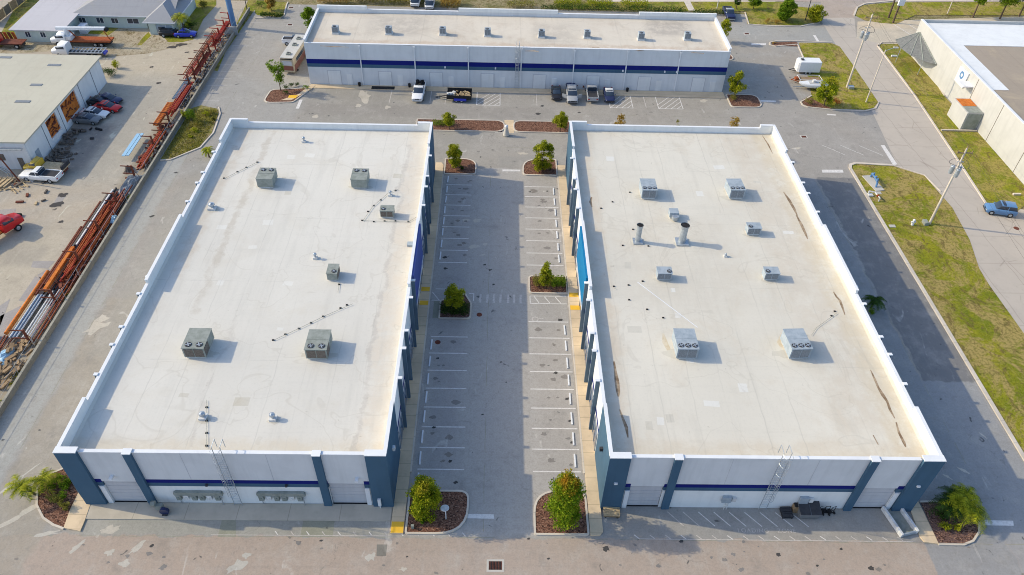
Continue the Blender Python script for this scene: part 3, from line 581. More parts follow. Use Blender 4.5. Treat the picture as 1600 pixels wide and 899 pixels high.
# ================================================================ NEAR BUILDINGS (a mirrored pair)
YA, YB = 40.83, 100.0
FINS = [50.3, 54.4, 57.0, 62.2, 65.1, 79.7, 83.9, 86.4, 91.5]
HI = [(40.83, 47.0), (64.0, 76.4), (94.0, 200)]
TOP, LOW, RF = 8.6, 8.1, 7.22
def warehouse(name, x0, x1, yb, inner, roofm, label):
    """inner: +1 when the court lies on the +x side"""
    t = empty(name, ((x0+x1)/2, (YA+yb)/2, 0), 0, label, 'building')
    B = lambda mb, n, m: mb.build(n, m, t, world=True)
    w = .26; mats = [M['white'], M['cap'], M['slate'], M['panel'], M['slateE']]
    wl_ = MB()
    # long walls with a stepped parapet
    for xw, s_ in ((x0, 1), (x1-w, -1)):
        segs = [(YA, 47.0, TOP), (47.0, 64.0, LOW), (64.0, 76.4, TOP), (76.4, 94.0, LOW), (94.0, yb, TOP)]
        for a, b, h in segs: wl_.box(xw, xw+w, a+(.001 if a > YA else 0), b, 0, h, 0)
    wl_.box(x0+w+.001, x1-w-.001, yb-w, yb, 0, LOW, 0)
    for a, b in ((x0+w+.001, x0+2.6), (x1-2.2, x1-w-.001)): wl_.box(a, b, yb-w-.03, yb+.03, LOW, TOP, 0)
    B(wl_, 'wall', mats[0])
    cp = MB()
    for xw in (x0, x1-w):
        for a, b, h in [(YA-.02, 47.0, TOP), (47.05, 63.95, LOW), (64.0, 76.4, TOP), (76.45, 93.95, LOW), (94.0, yb+.02, TOP)]: cp.box(xw-.05, xw+w+.05, a, b, h+.002, h+.09)
    cp.box(x0+2.65, x1-2.25, yb-w-.05, yb+.05, LOW+.002, LOW+.09)
    for a, b in ((x0+w+.06, x0+2.6), (x1-2.2, x1-w-.06)): cp.box(a, b, yb-w-.07, yb+.07, TOP+.004, TOP+.092)
    B(cp, 'coping', M['cap'])
    # roof deck with a cant strip round the edge
    rd = MB(); rd.box(x0+w+.002, x1-w-.002, YA+.262, yb-w-.04, RF-.4, RF)
    for s_, xe in ((1, x0+w+.004), (-1, x1-w-.004)): rd.add([(xe,YA+.3,RF+.02),(xe+s_*.28,YA+.3,RF+.004),(xe+s_*.28,yb-w-.1,RF+.004),(xe,yb-w-.1,RF+.16),(xe,YA+.3,RF+.16)], [(4,1,2,3) if s_ > 0 else (3,2,1,4)])
    B(rd, 'roof_deck', roofm)
    # front wall: panel, stripes and base, standing one above the other
    W = x1-x0; dl = (2.55, 5.8) ; dr = (W-6.0, W-2.55); FT = TOP-.22
    fw_ = MB(); bs = MB(); nv = MB(); sl = MB()
    xa, xb = x0+w+.001, x1-w-.001
    fw_.box(xa, xb, YA, YA+.26, 4.1, FT)
    fw_.box(xa, xb, YA, YA+.26, 3.72, 4.098) if False else None
    ints = [(xa, x0+dl[0]), (x0+dl[1], x0+dr[0]), (x0+dr[1], xb)]
    for a, b in ints:
        nv.box(a, b, YA-.012, YA+.26, 3.55, 4.098); sl.box(a, b, YA-.008, YA+.26, 3.0, 3.548); bs.box(a, b, YA, YA+.26, 0, 2.998)
    for d in (dl, dr): fw_.box(x0+d[0]+.002, x0+d[1]-.002, YA, YA+.26, 3.70, 4.098)
    B(fw_, 'wall_panel', M['panel']); B(nv, 'navy_stripe', M['navy']); B(sl, 'slate_stripe', M['slate']); B(bs, 'wall_base', M['white'])
    jt = MB()
    for k in (.37, .63): jt.box(x0+W*k, x0+W*k+.03, YA-.012-.004, YA, 4.15, FT-.01)
    B(jt, 'wall_joint', M['door'])
    c2 = MB(); c2.box(x0+2.02, x1-2.02, YA-.04, YA+.33, FT+.002, FT+.1); B(c2, 'front_coping', M['cap'])
    # piers
    for a, b, pr in ((0, 1.95, .3), (W-1.95, W, .3), (6.05, 6.8, .28), (W-6.8, W-6.05, .28)):
        p_ = MB(); p_.box(x0+a, x0+b, YA-pr, YA-.014, 0, TOP if b-a > 1 else FT+.04); o = B(p_, 'pier', M['slate'])
        c_ = MB(); h = TOP if b-a > 1 else FT+.04; c_.box(x0+a-.04, x0+b+.04, YA-pr-.05, YA+.34, h+.096, h+.19); c_.build('pier_cap', M['cap'], o, world=True)
    for a, b in ((dl[0]-.45, dl[0]+.0), (dr[1], dr[1]+.45)) : B(MB().box(x0+a, x0+b, YA-.12, YA-.016, 0, 3.0), 'jamb', M['cap'])
    for d in (dl, dr):
        dd = MB(); n = 12
        for k in range(n): dd.box(x0+d[0]+.05, x0+d[1]-.05, YA+.12+(.012 if k % 2 else 0), YA+.2, .03+k*3.66/n, .03+(k+1)*3.66/n-.012)
        o = B(dd, 'roller_door', M['door']); MB().box(x0+d[0]+.05, x0+d[1]-.05, YA+.05, YA+.12, 0, .14).build('door_threshold', M['black'], o, world=True)
    # corner blocks wrapped in slate and the pilasters on both long sides
    for xf, s_ in ((x0, -1), (x1, 1)):
        B(MB().box(xf, xf+s_*.05, YA-.3, 47.0, 0, TOP-.02), 'corner_cladding', M['slate'] if s_ == inner or True else M['white'])
        B(MB().box(xf, xf+s_*.05, 94.0, yb, 0, TOP-.02), 'corner_cladding', M['slate'])
        court = s_ == inner
        for y in FINS:
            o = B(MB().box(xf+s_*.001, xf+s_*(.42 if court else .35), y-.13, y+.13, 0, LOW+.02), 'pilaster', M['slateE'])
            MB().box(xf-s_*.0, xf+s_*(.50 if court else .42), y-.17, y+.17, LOW+.10, LOW+.2).build('pilaster_cap', M['cap'], o, world=True)
        if court:
            bl = M['blue'] if inner > 0 else M['azure']
            B(MB().box(xf+s_*.001, xf+s_*.28, 65.6, 75.4, 3.4, TOP-.04), 'accent_panel', bl)
            B(MB().box(xf+s_*.29, xf+s_*.36, 65.6, 75.4, 3.2, 3.38), 'accent_trim', M['cap'])
            for (a, b) in ((47.4,49.9), (50.7,54.0), (57.4,61.8), (65.8,69.6), (71.6,75.2), (76.6,79.2), (80.2,83.5), (86.9,91.0), (91.9,93.8)):
                f = B(MB().box(xf+s_*.001, xf+s_*.06, a, b, .14, 3.0), 'window', M['glassblue'])
                fr = MB(); k = max(2, int((b-a)/1.3))
                for i in range(k+1): yy = a+(b-a)*i/k; fr.box(xf+s_*.062, xf+s_*.11, yy-.03, yy+.03, .14, 3.0)
                fr.box(xf+s_*.062, xf+s_*.12, a-.04, b+.04, 3.002, 3.1); fr.box(xf+s_*.062, xf+s_*.10, a+.031, b-.031, 2.1, 2.16); fr.build('window_frame', M['steel'], f, world=True)
            B(MB().box(xf+s_*.001, xf+s_*.02, 47.1, 93.9, 3.55, 4.1), 'navy_stripe', M['navy'])
    return t
BL = warehouse('warehouse', -39.93, -9.89, 100.0, 1, M['roofL'], 'long white flat-roofed warehouse left of the central car park, royal blue side panel')
BR = warehouse('warehouse', 10.74, 41.99, 101.1, -1, M['roofR'], 'long white flat-roofed warehouse right of the central car park, stained roof, azure side panel')
def part(mb, name, mat, par): return mb.build(name, mat, par, world=True)
def ladder(par, x, y, h, wd=.75, over=1.1, cage=True):
    m = MB()
    for s_ in (0, wd): m.tube([(x+s_, y, .1), (x+s_, y, h+over)], .035, 5); m.tube([(x+s_, y, h+over), (x+s_, y+.9, h+over), (x+s_, y+.9, h-.1)], .035, 5)
    for k in range(int(h/.3)): m.cyl((x, y, .4+k*.3), (x+wd, y, .4+k*.3), .018, n=4)
    o = part(m, 'ladder', M['steel'], par)
    if cage:
        c = MB()
        for k in range(6):
            z = 2.6+k*(h+over-2.7)/5; pts = [(x+wd/2+(wd*.62)*cos(a), y-.05-.72*sin(a), z) for a in [pi*i/6 for i in range(7)]]; c.tube(pts, .02, 4)
        for i in range(1, 6): a = pi*i/6; c.cyl((x+wd/2+(wd*.62)*cos(a), y-.05-.72*sin(a), 2.6), (x+wd/2+(wd*.62)*cos(a), y-.05-.72*sin(a), h+over), .014, n=4)
        c.build('ladder_cage', M['steel'], o, world=True)
ladder(BL, -25.5, YA-.25, TOP); ladder(BR, 26.6, YA-.25, TOP)
def meter_bank(par, x0, n, wd):
    o = part(MB().box(x0, x0+wd, YA-.28, YA-.02, 1.75, 2.15).box(x0+.15, x0+wd-.1, YA-.3, YA-.02, 2.152, 2.3), 'meter_bank', M['hvac'], par)
    for k in range(n):
        x = x0+.1+k*(wd-.2)/n; z = .95 if k % 3 != 1 else 1.1
        MB().box(x, x+(wd-.2)/n*.62, YA-.3, YA-.02, z, 1.748).cyl((x+.2, YA-.36, 1.4), (x+.2, YA-.3, 1.4), .1, n=8).build('electric_meter', M['hvac'] if k % 3 != 1 else M['pvc'], o, world=True)
    MB().tube([(x0+.3, YA-.1, .1), (x0+.3, YA-.1, .95)], .04).tube([(x0+wd-.3, YA-.2, .1), (x0+wd-.3, YA-.2, 1.7)], .05).build('conduit', M['steel'], o, world=True)
meter_bank(BL, -31.0, 6, 4.7); meter_bank(BL, -23.0, 6, 4.7)
for x in (22.6, 30.3): 
    o = part(MB().box(x, x+.9, YA-.3, YA-.02, 1.3, 2.2), 'electrical_box', M['hvacb'], BR); MB().box(x+1.0, x+1.4, YA-.25, YA-.02, 1.4, 2.0).tube([(x+.5, YA-.2, 0), (x+.5, YA-.2, 1.3)], .04).tube([(x+.75, YA-.2, 0), (x+.75, YA-.2, 1.3)], .04).build('conduit', M['pvc'], o, world=True)
for px, py, par in ((580+5, 770-32, BL), (175+8, 743, BL), (1427, 769, BR), (960, 760, BR)):
    q = at(px, py, 5.2); q = at(px, py, 4.6)
for x, par in ((-36.1,BL),(-13.0,BL),(11.7,BR),(41.0,BR)): part(MB().box(x-.16, x+.16, YA-.46, YA-.301 if abs(x-11.7) < .1 or x == 41.0 else YA-.002, 4.55, 4.75), 'wall_light', M['cap'], par)
for x in (-27.6,-20.0): part(MB().box(x, x+.2, YA-.25, YA-.014, 3.3, 3.5), 'wall_light', M['dark'], BL)
part(MB().box(-11.3,-11.0,YA-.5,YA-.301,.5,1.6).box(-11.2,-11.1,YA-.45,YA-.302,.1,.5), 'utility_box', M['cap'], BL)
part(MB().box(-10.6+.74,-9.6,43.4,43.75,5.4,5.9), 'wall_light', M['cap'], BL)
part(MB().box(10.35,10.68,43.6,43.9,5.4,5.8), 'wall_light', M['dark'], BR)
# torn, rust-brown flashing and stains along the east building's roof edges
def stain(par, pts, wd, z=RF+.006, mat=None, name='roof_stain'):
    P = [at(a, b, z) for a, b in pts]; L = []; Rr = []
    for i, p in enumerate(P):
        d = (P[min(i+1, len(P)-1)]-P[max(i-1, 0)]).normalized(); n = Vector((-d.y, d.x, 0)); k = wd*(.15+.85*sin(pi*(i+.35)/(len(P)-.3)))*random.uniform(.7, 1.2)
        L.append(p+n*k); Rr.append(p-n*k*.6)
    m = MB(); q = L+Rr[::-1]; n = len(P)
    m.add([tuple(p) for p in L+Rr], [(i, n+i, n+i+1, i+1) for i in range(n-1)])
    part(m, name, mat or M['stain'], par)
M['stain'] = plain('brown roof stain', (.20,.135,.085), (.42,.33,.23), 1.2, .9)
for pts, wd in ([[(1224,300),(1232,312),(1240,326),(1246,338)], 0.270], [[(1244,336),(1252,352),(1258,365),(1262,374)], 0.238], [[(1302,456),(1306,463),(1312,470),(1315,478),(1320,492)], 0.238],
                [[(1360,578),(1366,592),(1372,606),(1379,618),(1386,628),(1390,640),(1398,654)], 0.238], [[(1400,660),(1404,676),(1412,692),(1415,699)], 0.216], [[(959,565),(961,580),(963,596),(965,612),(966,620)], 0.270],
                [[(968,640),(972,652),(978,668),(981,684)], 0.194], [[(924,308),(922,316),(925,324)], 0.194], [[(1191,212),(1200,226),(1207,240)], 0.130], [[(1364,680),(1372,695)], 0.108]):
    stain(BR, pts, wd)
M['stain2'] = plain('pale tan roof stain', (.55,.46,.32), (.66,.60,.48), .8, .9)
for pts, wd in ([[(1036,521),(1038,535),(1046,550),(1053,556)], .35], [[(1222,520),(1216,535),(1228,552),(1240,560)], .3], [[(1288,385),(1310,420),(1340,470),(1370,530),(1410,600),(1440,660)], .35], [[(1210,215),(1232,262),(1262,316)], .35]):
    stain(BR, pts, wd, RF+.004, M['stain2'])
# ================================================================ FAR BUILDING
FB = empty('warehouse', (3.3, 134.5, 0), 0, 'long white flat-roofed building across the back with a navy stripe and many small doors', 'building')
fx0, fx1, fy0, fy1, fz = -34.6, 41.3, 127.5, 141.4, 7.9
part(MB().box(fx0, fx1, fy0, fy0+.3, 4.95, fz).box(fx0, fx0+.3, fy0+.301, fy1, 0, 8.5).box(fx1-.3, fx1, fy0+.301, fy1, 0, 8.5).box(fx0+.301, fx1-.301, fy1-.3, fy1, 0, 8.5), 'wall', M['panel'], FB)
part(MB().box(fx0+.302, fx1-.302, fy0+.302, fy1-.302, fz-.3, fz-.05), 'roof_deck', M['roofF'], FB)
part(MB().box(fx0, fx1, fy0-.02, fy0+.3, 4.1, 4.948), 'navy_stripe', M['navy'], FB)
part(MB().box(fx0, fx1, fy0-.02, fy0+.3, 3.45, 4.098), 'slate_stripe', M['slate'], FB)
part(MB().box(fx0, fx1, fy0, fy0+.3, 0, 3.448), 'wall_base', M['panel'], FB)
for a, b in ((-34.6,-25.3), (-7.9,11.0), (26.5,41.3)): part(MB().box(a, b, fy1-.35, fy1+.05, 8.5, 9.15), 'raised_parapet', M['white'], FB)
part(MB().box(fx0-.05, fx0+.35, fy0-.03, fy1, 8.502, 8.58).box(fx1-.35, fx1+.05, fy0-.03, fy1, 8.502, 8.58).box(fx0+.36, fx1-.36, fy0-.05, fy0+.34, fz+.002, fz+.07).box(-25.2,-8.0,fy1-.35,fy1+.05,8.504,8.57).box(11.1,26.4,fy1-.35,fy1+.05,8.504,8.57), 'coping', M['cap'], FB)
for k, x in enumerate([-24.9,-15.2,-5.6,3.9,13.4,22.9,32.4]):
    part(MB().box(x-.09, x+.09, fy0-.16, fy0-.021, .1, fz-.1).box(x-.2, x+.2, fy0-.25, fy0-.021, fz-.4, fz-.1), 'downspout', M['cap'], FB)
for px in (515,594,673,752,832,914,992,1074):
    a = at(px, 132, 0).x; z1 = 2.75
    d = part(MB().box(a-.08, a+2.4, fy0-.05, fy0-.002, 0, z1+.1), 'door_frame', M['door'], FB)
    m = MB()
    for k in range(8): m.box(a+.05, a+2.27, fy0-.075+(.012 if k % 2 else 0), fy0-.051, .02+k*z1/8, .02+(k+1)*z1/8-.01)
    m.build('roller_door', M['doorw'], d, world=True)
    part(MB().box(a+3.4, a+4.35, fy0-.06, fy0-.002, 0, 2.15), 'door', M['doorw'], FB)
for px in (697, 967, 1030, 1048, 774): a = at(px, 133, 0).x; part(MB().box(a-.12, a+.12, fy0-.3, fy0-.022, 3.8, 4.1), 'wall_light', M['cap'], FB)
ladder(FB, 2.9, fy0-.3, fz-.1, .6, 1.0, True)

for pts, wd in ([[(925,75),(935,76),(944,77)], .35], [[(963,77),(969,78)], .3], [[(990,78),(998,79),(1006,79)], .35], [[(716,72),(723,72.5),(730,73)], .3], [[(762,73),(774,74)], .25], [[(820,80),(835,80),(842,81)], .25], [[(500,72),(520,73),(545,74)], .2], [[(630,71),(645,71.5)], .15], [[(1080,82),(1100,84)], .2]):
    stain(FB, pts, wd, fz-.044)

# membrane patches and dirt halos round the equipment
M['rpatch'] = roofmat('newer membrane patch', (.70,.68,.62), (.56,.50,.40), 3.1, .2)
M['rpatchd'] = roofmat('dirty membrane', (.58,.545,.465), (.46,.40,.30), 3.1, .5)
rp_ = random.Random(4)
for par, x0, x1, n in ((BL, -37, -12, 13), (BR, 15, 39, 15)):
    for k in range(n):
        cx, cy = rp_.uniform(x0, x1), rp_.uniform(43, 97); a_, b_ = rp_.uniform(.25,.8), rp_.uniform(.2,.6); rz = rp_.uniform(-.1,.1)
        P = [(cx+u*a_*cos(rz)-v*b_*sin(rz), cy+u*a_*sin(rz)+v*b_*cos(rz)) for u, v in ((-1,-1),(1,-1),(1,1),(-1,1))]
        part(MB().sheet(P, RF+.0035), 'membrane_patch', M['rpatch'] if k % 3 else M['rpatchd'], par)
for par, pts_ in ((BL, [(313,553,1.9,.6),(500,555,1.9,.6),(419,292,1.7,.5),(564,293,1.7,.5),(606,341,1.2,.4),(318,657,.7,.4),(427,658,.6,.4),(332,329,.9,.5)]), (BR, [(1062,553,1.9,.7),(1234,553,1.9,.7),(1008,309,1.6,.6),(1142,309,1.6,.6),(1175,368,1.2,.5),(1036,438,1.2,.5),(1202,438,1.2,.5),(996,381,.9,.5),(1065,382,1.0,.5)])):
    for px, py, a_, b_ in pts_:
        q = at(px, py, RF); n = 16; part(MB().sheet([(q.x+a_*rp_.uniform(.75,1.15)*cos(2*pi*k/n), q.y+b_*rp_.uniform(.7,1.3)*sin(2*pi*k/n)) for k in range(n)], RF+.0055), 'roof_stain', M['rpatchd'], par)
# ================================================================ ROOFTOP EQUIPMENT
def hvac_big(name, fans, cas, coil, L=2.9, Wd=2.25, H=1.35):
    """packaged rooftop unit; fans sit at the end facing -y"""
    t = empty(name, (0,0,0)); m = MB()
    m.box(-Wd/2, Wd/2, -L/2, L/2, .22, H+.2); m.build('casing', cas, t)
    MB().box(-Wd/2+.12, Wd/2-.12, -L/2+.12, L/2-.12, 0, .218).build('roof_curb', M['pvc'], t)
    MB().box(-Wd/2-.05, Wd/2+.05, -L/2-.04, -.02, H+.202, H+.27).box(-Wd/2-.05, Wd/2+.05, .02, L/2+.05, H+.202, H+.25).build('lid', cas, t)
    g = Wd/2-.1
    for k in range(2): MB().box(-g+k*g+.05, -g+(k+1)*g-.05, -L/2-.03, -L/2-.002, .35, H+.1).build('condenser_coil', coil, t)
    MB().box(Wd/2+.002, Wd/2+.04, -L/2+.1, -.2, .4, H+.1).build('condenser_coil', coil, t)
    for i in range(fans):
        x = -Wd/2+Wd*(i+.5)/fans; r = min(.34, Wd/fans*.40)
        f = MB().cyl((x,-L/2+.5,H+.272),(x,-L/2+.5,H+.33), r, r, 14).build('fan_shroud', M['dark'], t)
        b = MB()
        for k in range(4): b.obox((x+.45*r*cos(k*pi/2+.4), -L/2+.5+.45*r*sin(k*pi/2+.4), H+.345), (r*.8, .10, .015), k*pi/2+.4)
        b.build('fan_blade', M['steel'], f)
    return t
def hvac_small(name, cas, coil, fx=-.35):
    t = empty(name, (0,0,0))
    MB().box(-.85, .85, -.6, .6, .2, 1.15).build('casing', cas, t); MB().box(-.75, .75, -.5, .5, 0, .198).build('roof_curb', M['pvc'], t)
    MB().box(-.9, .9, -.65, .65, 1.152, 1.2).build('lid', cas, t)
    for k in range(2): MB().box(-.78+k*.8, -.08+k*.8, -.63, -.602, .3, 1.05).build('condenser_coil', coil, t)
    f = MB().cyl((fx*1.3, -.2, 1.2), (fx*1.3, -.2, 1.27), .27, .27, 12).build('fan_shroud', M['dark'], t)
    MB().obox((fx*1.3, -.2, 1.285), (.4, .08, .015), .5).obox((fx*1.3, -.2, 1.285), (.08, .4, .012), .5).build('fan_blade', M['steel'], f)
    return t
def lab(o, label, cat, group=None): return tag(o, label, cat, group)
def put(o, px, py, z, label=None, rz=0, first=False, scale=None):
    q = at(px, py, z)
    if first: o.location = q; o.rotation_euler = (0, 0, rz); o['label'] = label; return o
    return dup(o, q, rz, label, scale)
GH = 'air conditioning units on the roofs'
a = lab(hvac_big('air_conditioner', 2, M['hvac'], M['coil']), '', 'air conditioner', GH)
put(a, 313, 545, RF, 'grey two-fan air conditioner at the front left of the left roof', first=True)
put(a, 500, 547, RF, 'grey two-fan air conditioner beside the slanting pipe at front of left roof')
b = lab(hvac_big('air_conditioner', 2, M['hvac'], M['coil'], 2.6, 2.1, 1.3), '', 'air conditioner', GH); 
put(b, 419, 286, RF, 'grey two-fan air conditioner nearest the back left corner of the left roof', R(180), first=True)
put(b, 564, 287, RF, 'grey two-fan air conditioner at the back right of the left roof', R(180))
s = lab(hvac_small('air_conditioner', M['hvac'], M['coil'], -.35), '', 'air conditioner', GH)
put(s, 606, 337, RF, 'small brown-grey air conditioner inside the bent pipe on the left roof', first=True)
s2 = put(s, 522, 432, RF, 'small single-fan air conditioner by the mid vent on the left roof', R(90))
c3 = lab(hvac_big('air_conditioner', 3, M['hvacb'], M['coilb'], 3.0, 2.2, 1.4), '', 'air conditioner', GH)
put(c3, 1068, 546, RF, 'pale blue-grey three-fan air conditioner with tan stain at front left of right roof', first=True)
put(c3, 1240, 546, RF, 'pale blue-grey three-fan air conditioner with a cable running off its right side', R(3))
c4 = lab(hvac_big('air_conditioner', 3, M['hvacb'], M['coilb'], 2.7, 2.0, 1.3), '', 'air conditioner', GH)
put(c4, 1011, 303, RF, 'pale three-fan air conditioner at the back left of the right roof', first=True)
put(c4, 1146, 303, RF, 'pale three-fan air conditioner at the back right of the right roof', R(2))
s3 = lab(hvac_small('air_conditioner', M['hvacb'], M['coilb'], -.4), '', 'air conditioner', GH)
put(s3, 1175, 364, RF, 'small pale single-fan air conditioner right of the two tall ducts', first=True)
s4 = lab(hvac_small('air_conditioner', M['hvacb'], M['coilb'], .4), '', 'air conditioner', GH)
put(s4, 1036, 434, RF, 'small pale single-fan air conditioner left of centre on the right roof', first=True)
put(s3, 1202, 434, RF, 'small pale air conditioner right of centre on the right roof, below another small one')
# far roof: eight small upright units
def hvac_cube():
    t = empty('air_conditioner', (0,0,0))
    MB().box(-.55, .55, -.5, .5, .25, 1.35).build('casing', M['hvacb'], t); MB().box(-.65, .65, -.6, .65, 0, .248).build('roof_curb', M['pvc'], t)
    for k in range(2): MB().box(-.5+k*.52, -.04+k*.52, -.53, -.502, .4, 1.25).build('condenser_coil', M['coilb'], t)
    f = MB().cyl((-.1, -.15, 1.352), (-.1, -.15, 1.42), .3, .3, 12).build('fan_shroud', M['dark'], t)
    MB().obox((-.1, -.15, 1.435), (.45, .08, .01), .4).build('fan_blade', M['steel'], f)
    return t
h = lab(hvac_cube(), '', 'air conditioner', 'row of small air conditioners on the back building')
ORD = ['first','second','third','fourth','fifth','sixth','seventh','eighth','ninth','tenth','eleventh','twelfth','thirteenth','fourteenth','fifteenth','sixteenth','seventeenth','eighteenth']
for i, (x, y) in enumerate([(525,52),(608,53),(692,54),(762,56),(846,58),(917,59),(1001,62),(1073,62)]):
    put(h, x, y, fz-.05, ORD[i]+' small air conditioner from the left in the row on the back roof', first=(i == 0), scale=None if i == 0 else 1.0)
# roof fans / mushroom vents
def roof_vent(px, py, z, label, r=.28, hh=.7):
    q = at(px, py, z); t = empty('roof_vent', q, 0, label, 'roof vent', 'mushroom vents on the roofs')
    MB().box(-r*1.3, r*1.3, -r*1.3, r*1.3, 0, .25).build('vent_curb', M['pvc'], t)
    MB().cyl((0,0,.252), (0,0,hh), r*.6, n=10).build('vent_neck', M['steel'], t)
    MB().cyl((0,0,hh), (0,0,hh+.16), r*1.15, r*1.05, 12).cyl((0,0,hh+.16), (0,0,hh+.3), r*.8, r*.3, 12).build('vent_hood', M['steel'], t)
    return t
roof_vent(475, 222, RF, 'small metal mushroom vent alone near the back edge of the left roof', .22, .6)
roof_vent(332, 326, RF, 'white mushroom vent beside the left parapet of the left roof', .38, .6)
roof_vent(610, 306, RF, 'small rusty vent at the bend top of the pipe on the left roof', .2, .55)
roof_vent(493, 404, RF, 'small metal vent just behind the middle single-fan unit on the left roof', .2, .6)
roof_vent(318, 653, RF, 'mushroom vent on the straight pipe at the front of the left roof', .28, .55)
roof_vent(427, 655, RF, 'mushroom vent alone near the front middle of the left roof', .26, .6)
roof_vent(1133, 401, RF, 'tiny white vent cap right of the tall ducts on the right roof', .14, .25)
def duct(px, py, label, r, hh):
    q = at(px, py, RF); t = empty('exhaust_duct', q, 0, label, 'exhaust duct', 'tall round exhaust ducts on the right roof')
    MB().box(-r*1.4, r*1.4, -r*1.4, r*1.4, 0, .18).build('duct_base', M['steel'], t)
    MB().cyl((0,0,.182), (0,0,hh*.8), r*.8, n=14).cyl((0,0,hh*.8), (0,0,hh), r*.8, r*1.05, 14, cap=False).build('duct_pipe', M['steel'], t)
    MB().cyl((0,0,hh*.95), (0,0,hh*.98), r*.9, n=14).build('duct_mouth', M['black'], t)
    return t
duct(996, 378, 'tall round metal exhaust duct, the left and slimmer of the pair', .42, 2.7); duct(1065, 379, 'tall round metal exhaust duct, the right and thicker of the pair', .56, 2.8)
q = at(1052, 341, RF); t = empty('exhaust_fan', q, 0, 'square grey exhaust fan behind the two tall ducts', 'exhaust fan')
MB().box(-.6,.6,-.2,.9,.25,.95).build('fan_housing', M['hvacb'], t); MB().cyl((.1,-.45,.15),(.1,-.45,.75), .42, .5, 12).build('fan_outlet', M['steel'], t); MB().box(-.5,.5,-.1,.8,0,.248).build('roof_curb', M['pvc'], t)
put_h = MB().box(-.35,.35,-.3,.3,0,.3).box(-.4,.4,-.35,.35,.302,.36)
q = at(641, 383, RF)
m = MB(); m.box(q.x-.35, q.x+.35, q.y-.35, q.y+.35, RF, RF+.28); tag(m.build('roof_hatch', M['hvacb']), 'small square grey hatch against the right parapet of left roof', 'roof hatch')
def pipe_line(pts, blocks, label, z=RF):
    P = [at(x, y, z+.12) for x, y in pts]; t = empty('roof_pipe', (P[0].x, P[0].y, z), 0, label, 'pipe', 'thin pipes on small black blocks across the roofs')
    part(MB().tube(P, .02, 5), 'pipe', M['hvac'], t)
    for x, y in blocks: q = at(x, y, z); part(MB().box(q.x-.11, q.x+.11, q.y-.08, q.y+.08, z, z+.10), 'support_block', M['black'], t)
pipe_line([(427,532),(468,513),(507,494),(551,475)], [(427,532),(446,523),(467,514),(486,505),(505,495),(532,482),(542,477)], 'slanting thin pipe behind the front right air conditioner of left roof')
pipe_line([(622,296),(608,301),(583,322),(567,345),(638,347),(650,340)], [(618,298),(595,313),(584,322),(575,331),(566,345),(584,347),(601,346),(618,346),(638,347)], 'bent thin pipe running round the small brown unit on left roof')
pipe_line([(323,625),(323,700)], [(323,637),(323,658),(323,677),(323,697)], 'straight thin pipe with a vent at the front left of left roof')
pipe_line([(405,252),(377,266),(349,280)], [(402,254),(385,262),(371,269),(350,279)], 'thin pipe near the back left parapet of the left roof')
pipe_line([(530,441),(528,457)], [(530,445)], 'short pipe stub in front of the middle single-fan unit')
pipe_line([(1268,524),(1276,512),(1308,489)], [(1258,524),(1299,494),(1304,487)], 'black cable from the front right unit to the torn flashing on right roof')
pipe_line([(959,450),(963,452)], [(959,448),(983,469),(1011,484),(1036,497)], 'row of black blocks of a removed pipe on the right roof')
pipe_line([(983,300),(985,301)], [(984,301),(957,316),(939,326),(989,359),(973,384),(1013,385),(1004,440),(982,446)], 'scattered black pipe blocks near the left edge of the right roof')
for k, (a_, b_) in enumerate([((996,441),(1090,512))]):
    A_, B_ = at(*a_, RF), at(*b_, RF); d = (B_-A_).normalized(); n = Vector((-d.y, d.x, 0))*.05
    part(MB().add([A_-n+Vector((0,0,.008)), B_-n+Vector((0,0,.008)), B_+n+Vector((0,0,.008)), A_+n+Vector((0,0,.008))], [(0,1,2,3)]), 'roof_seam', M['cap'], BR)
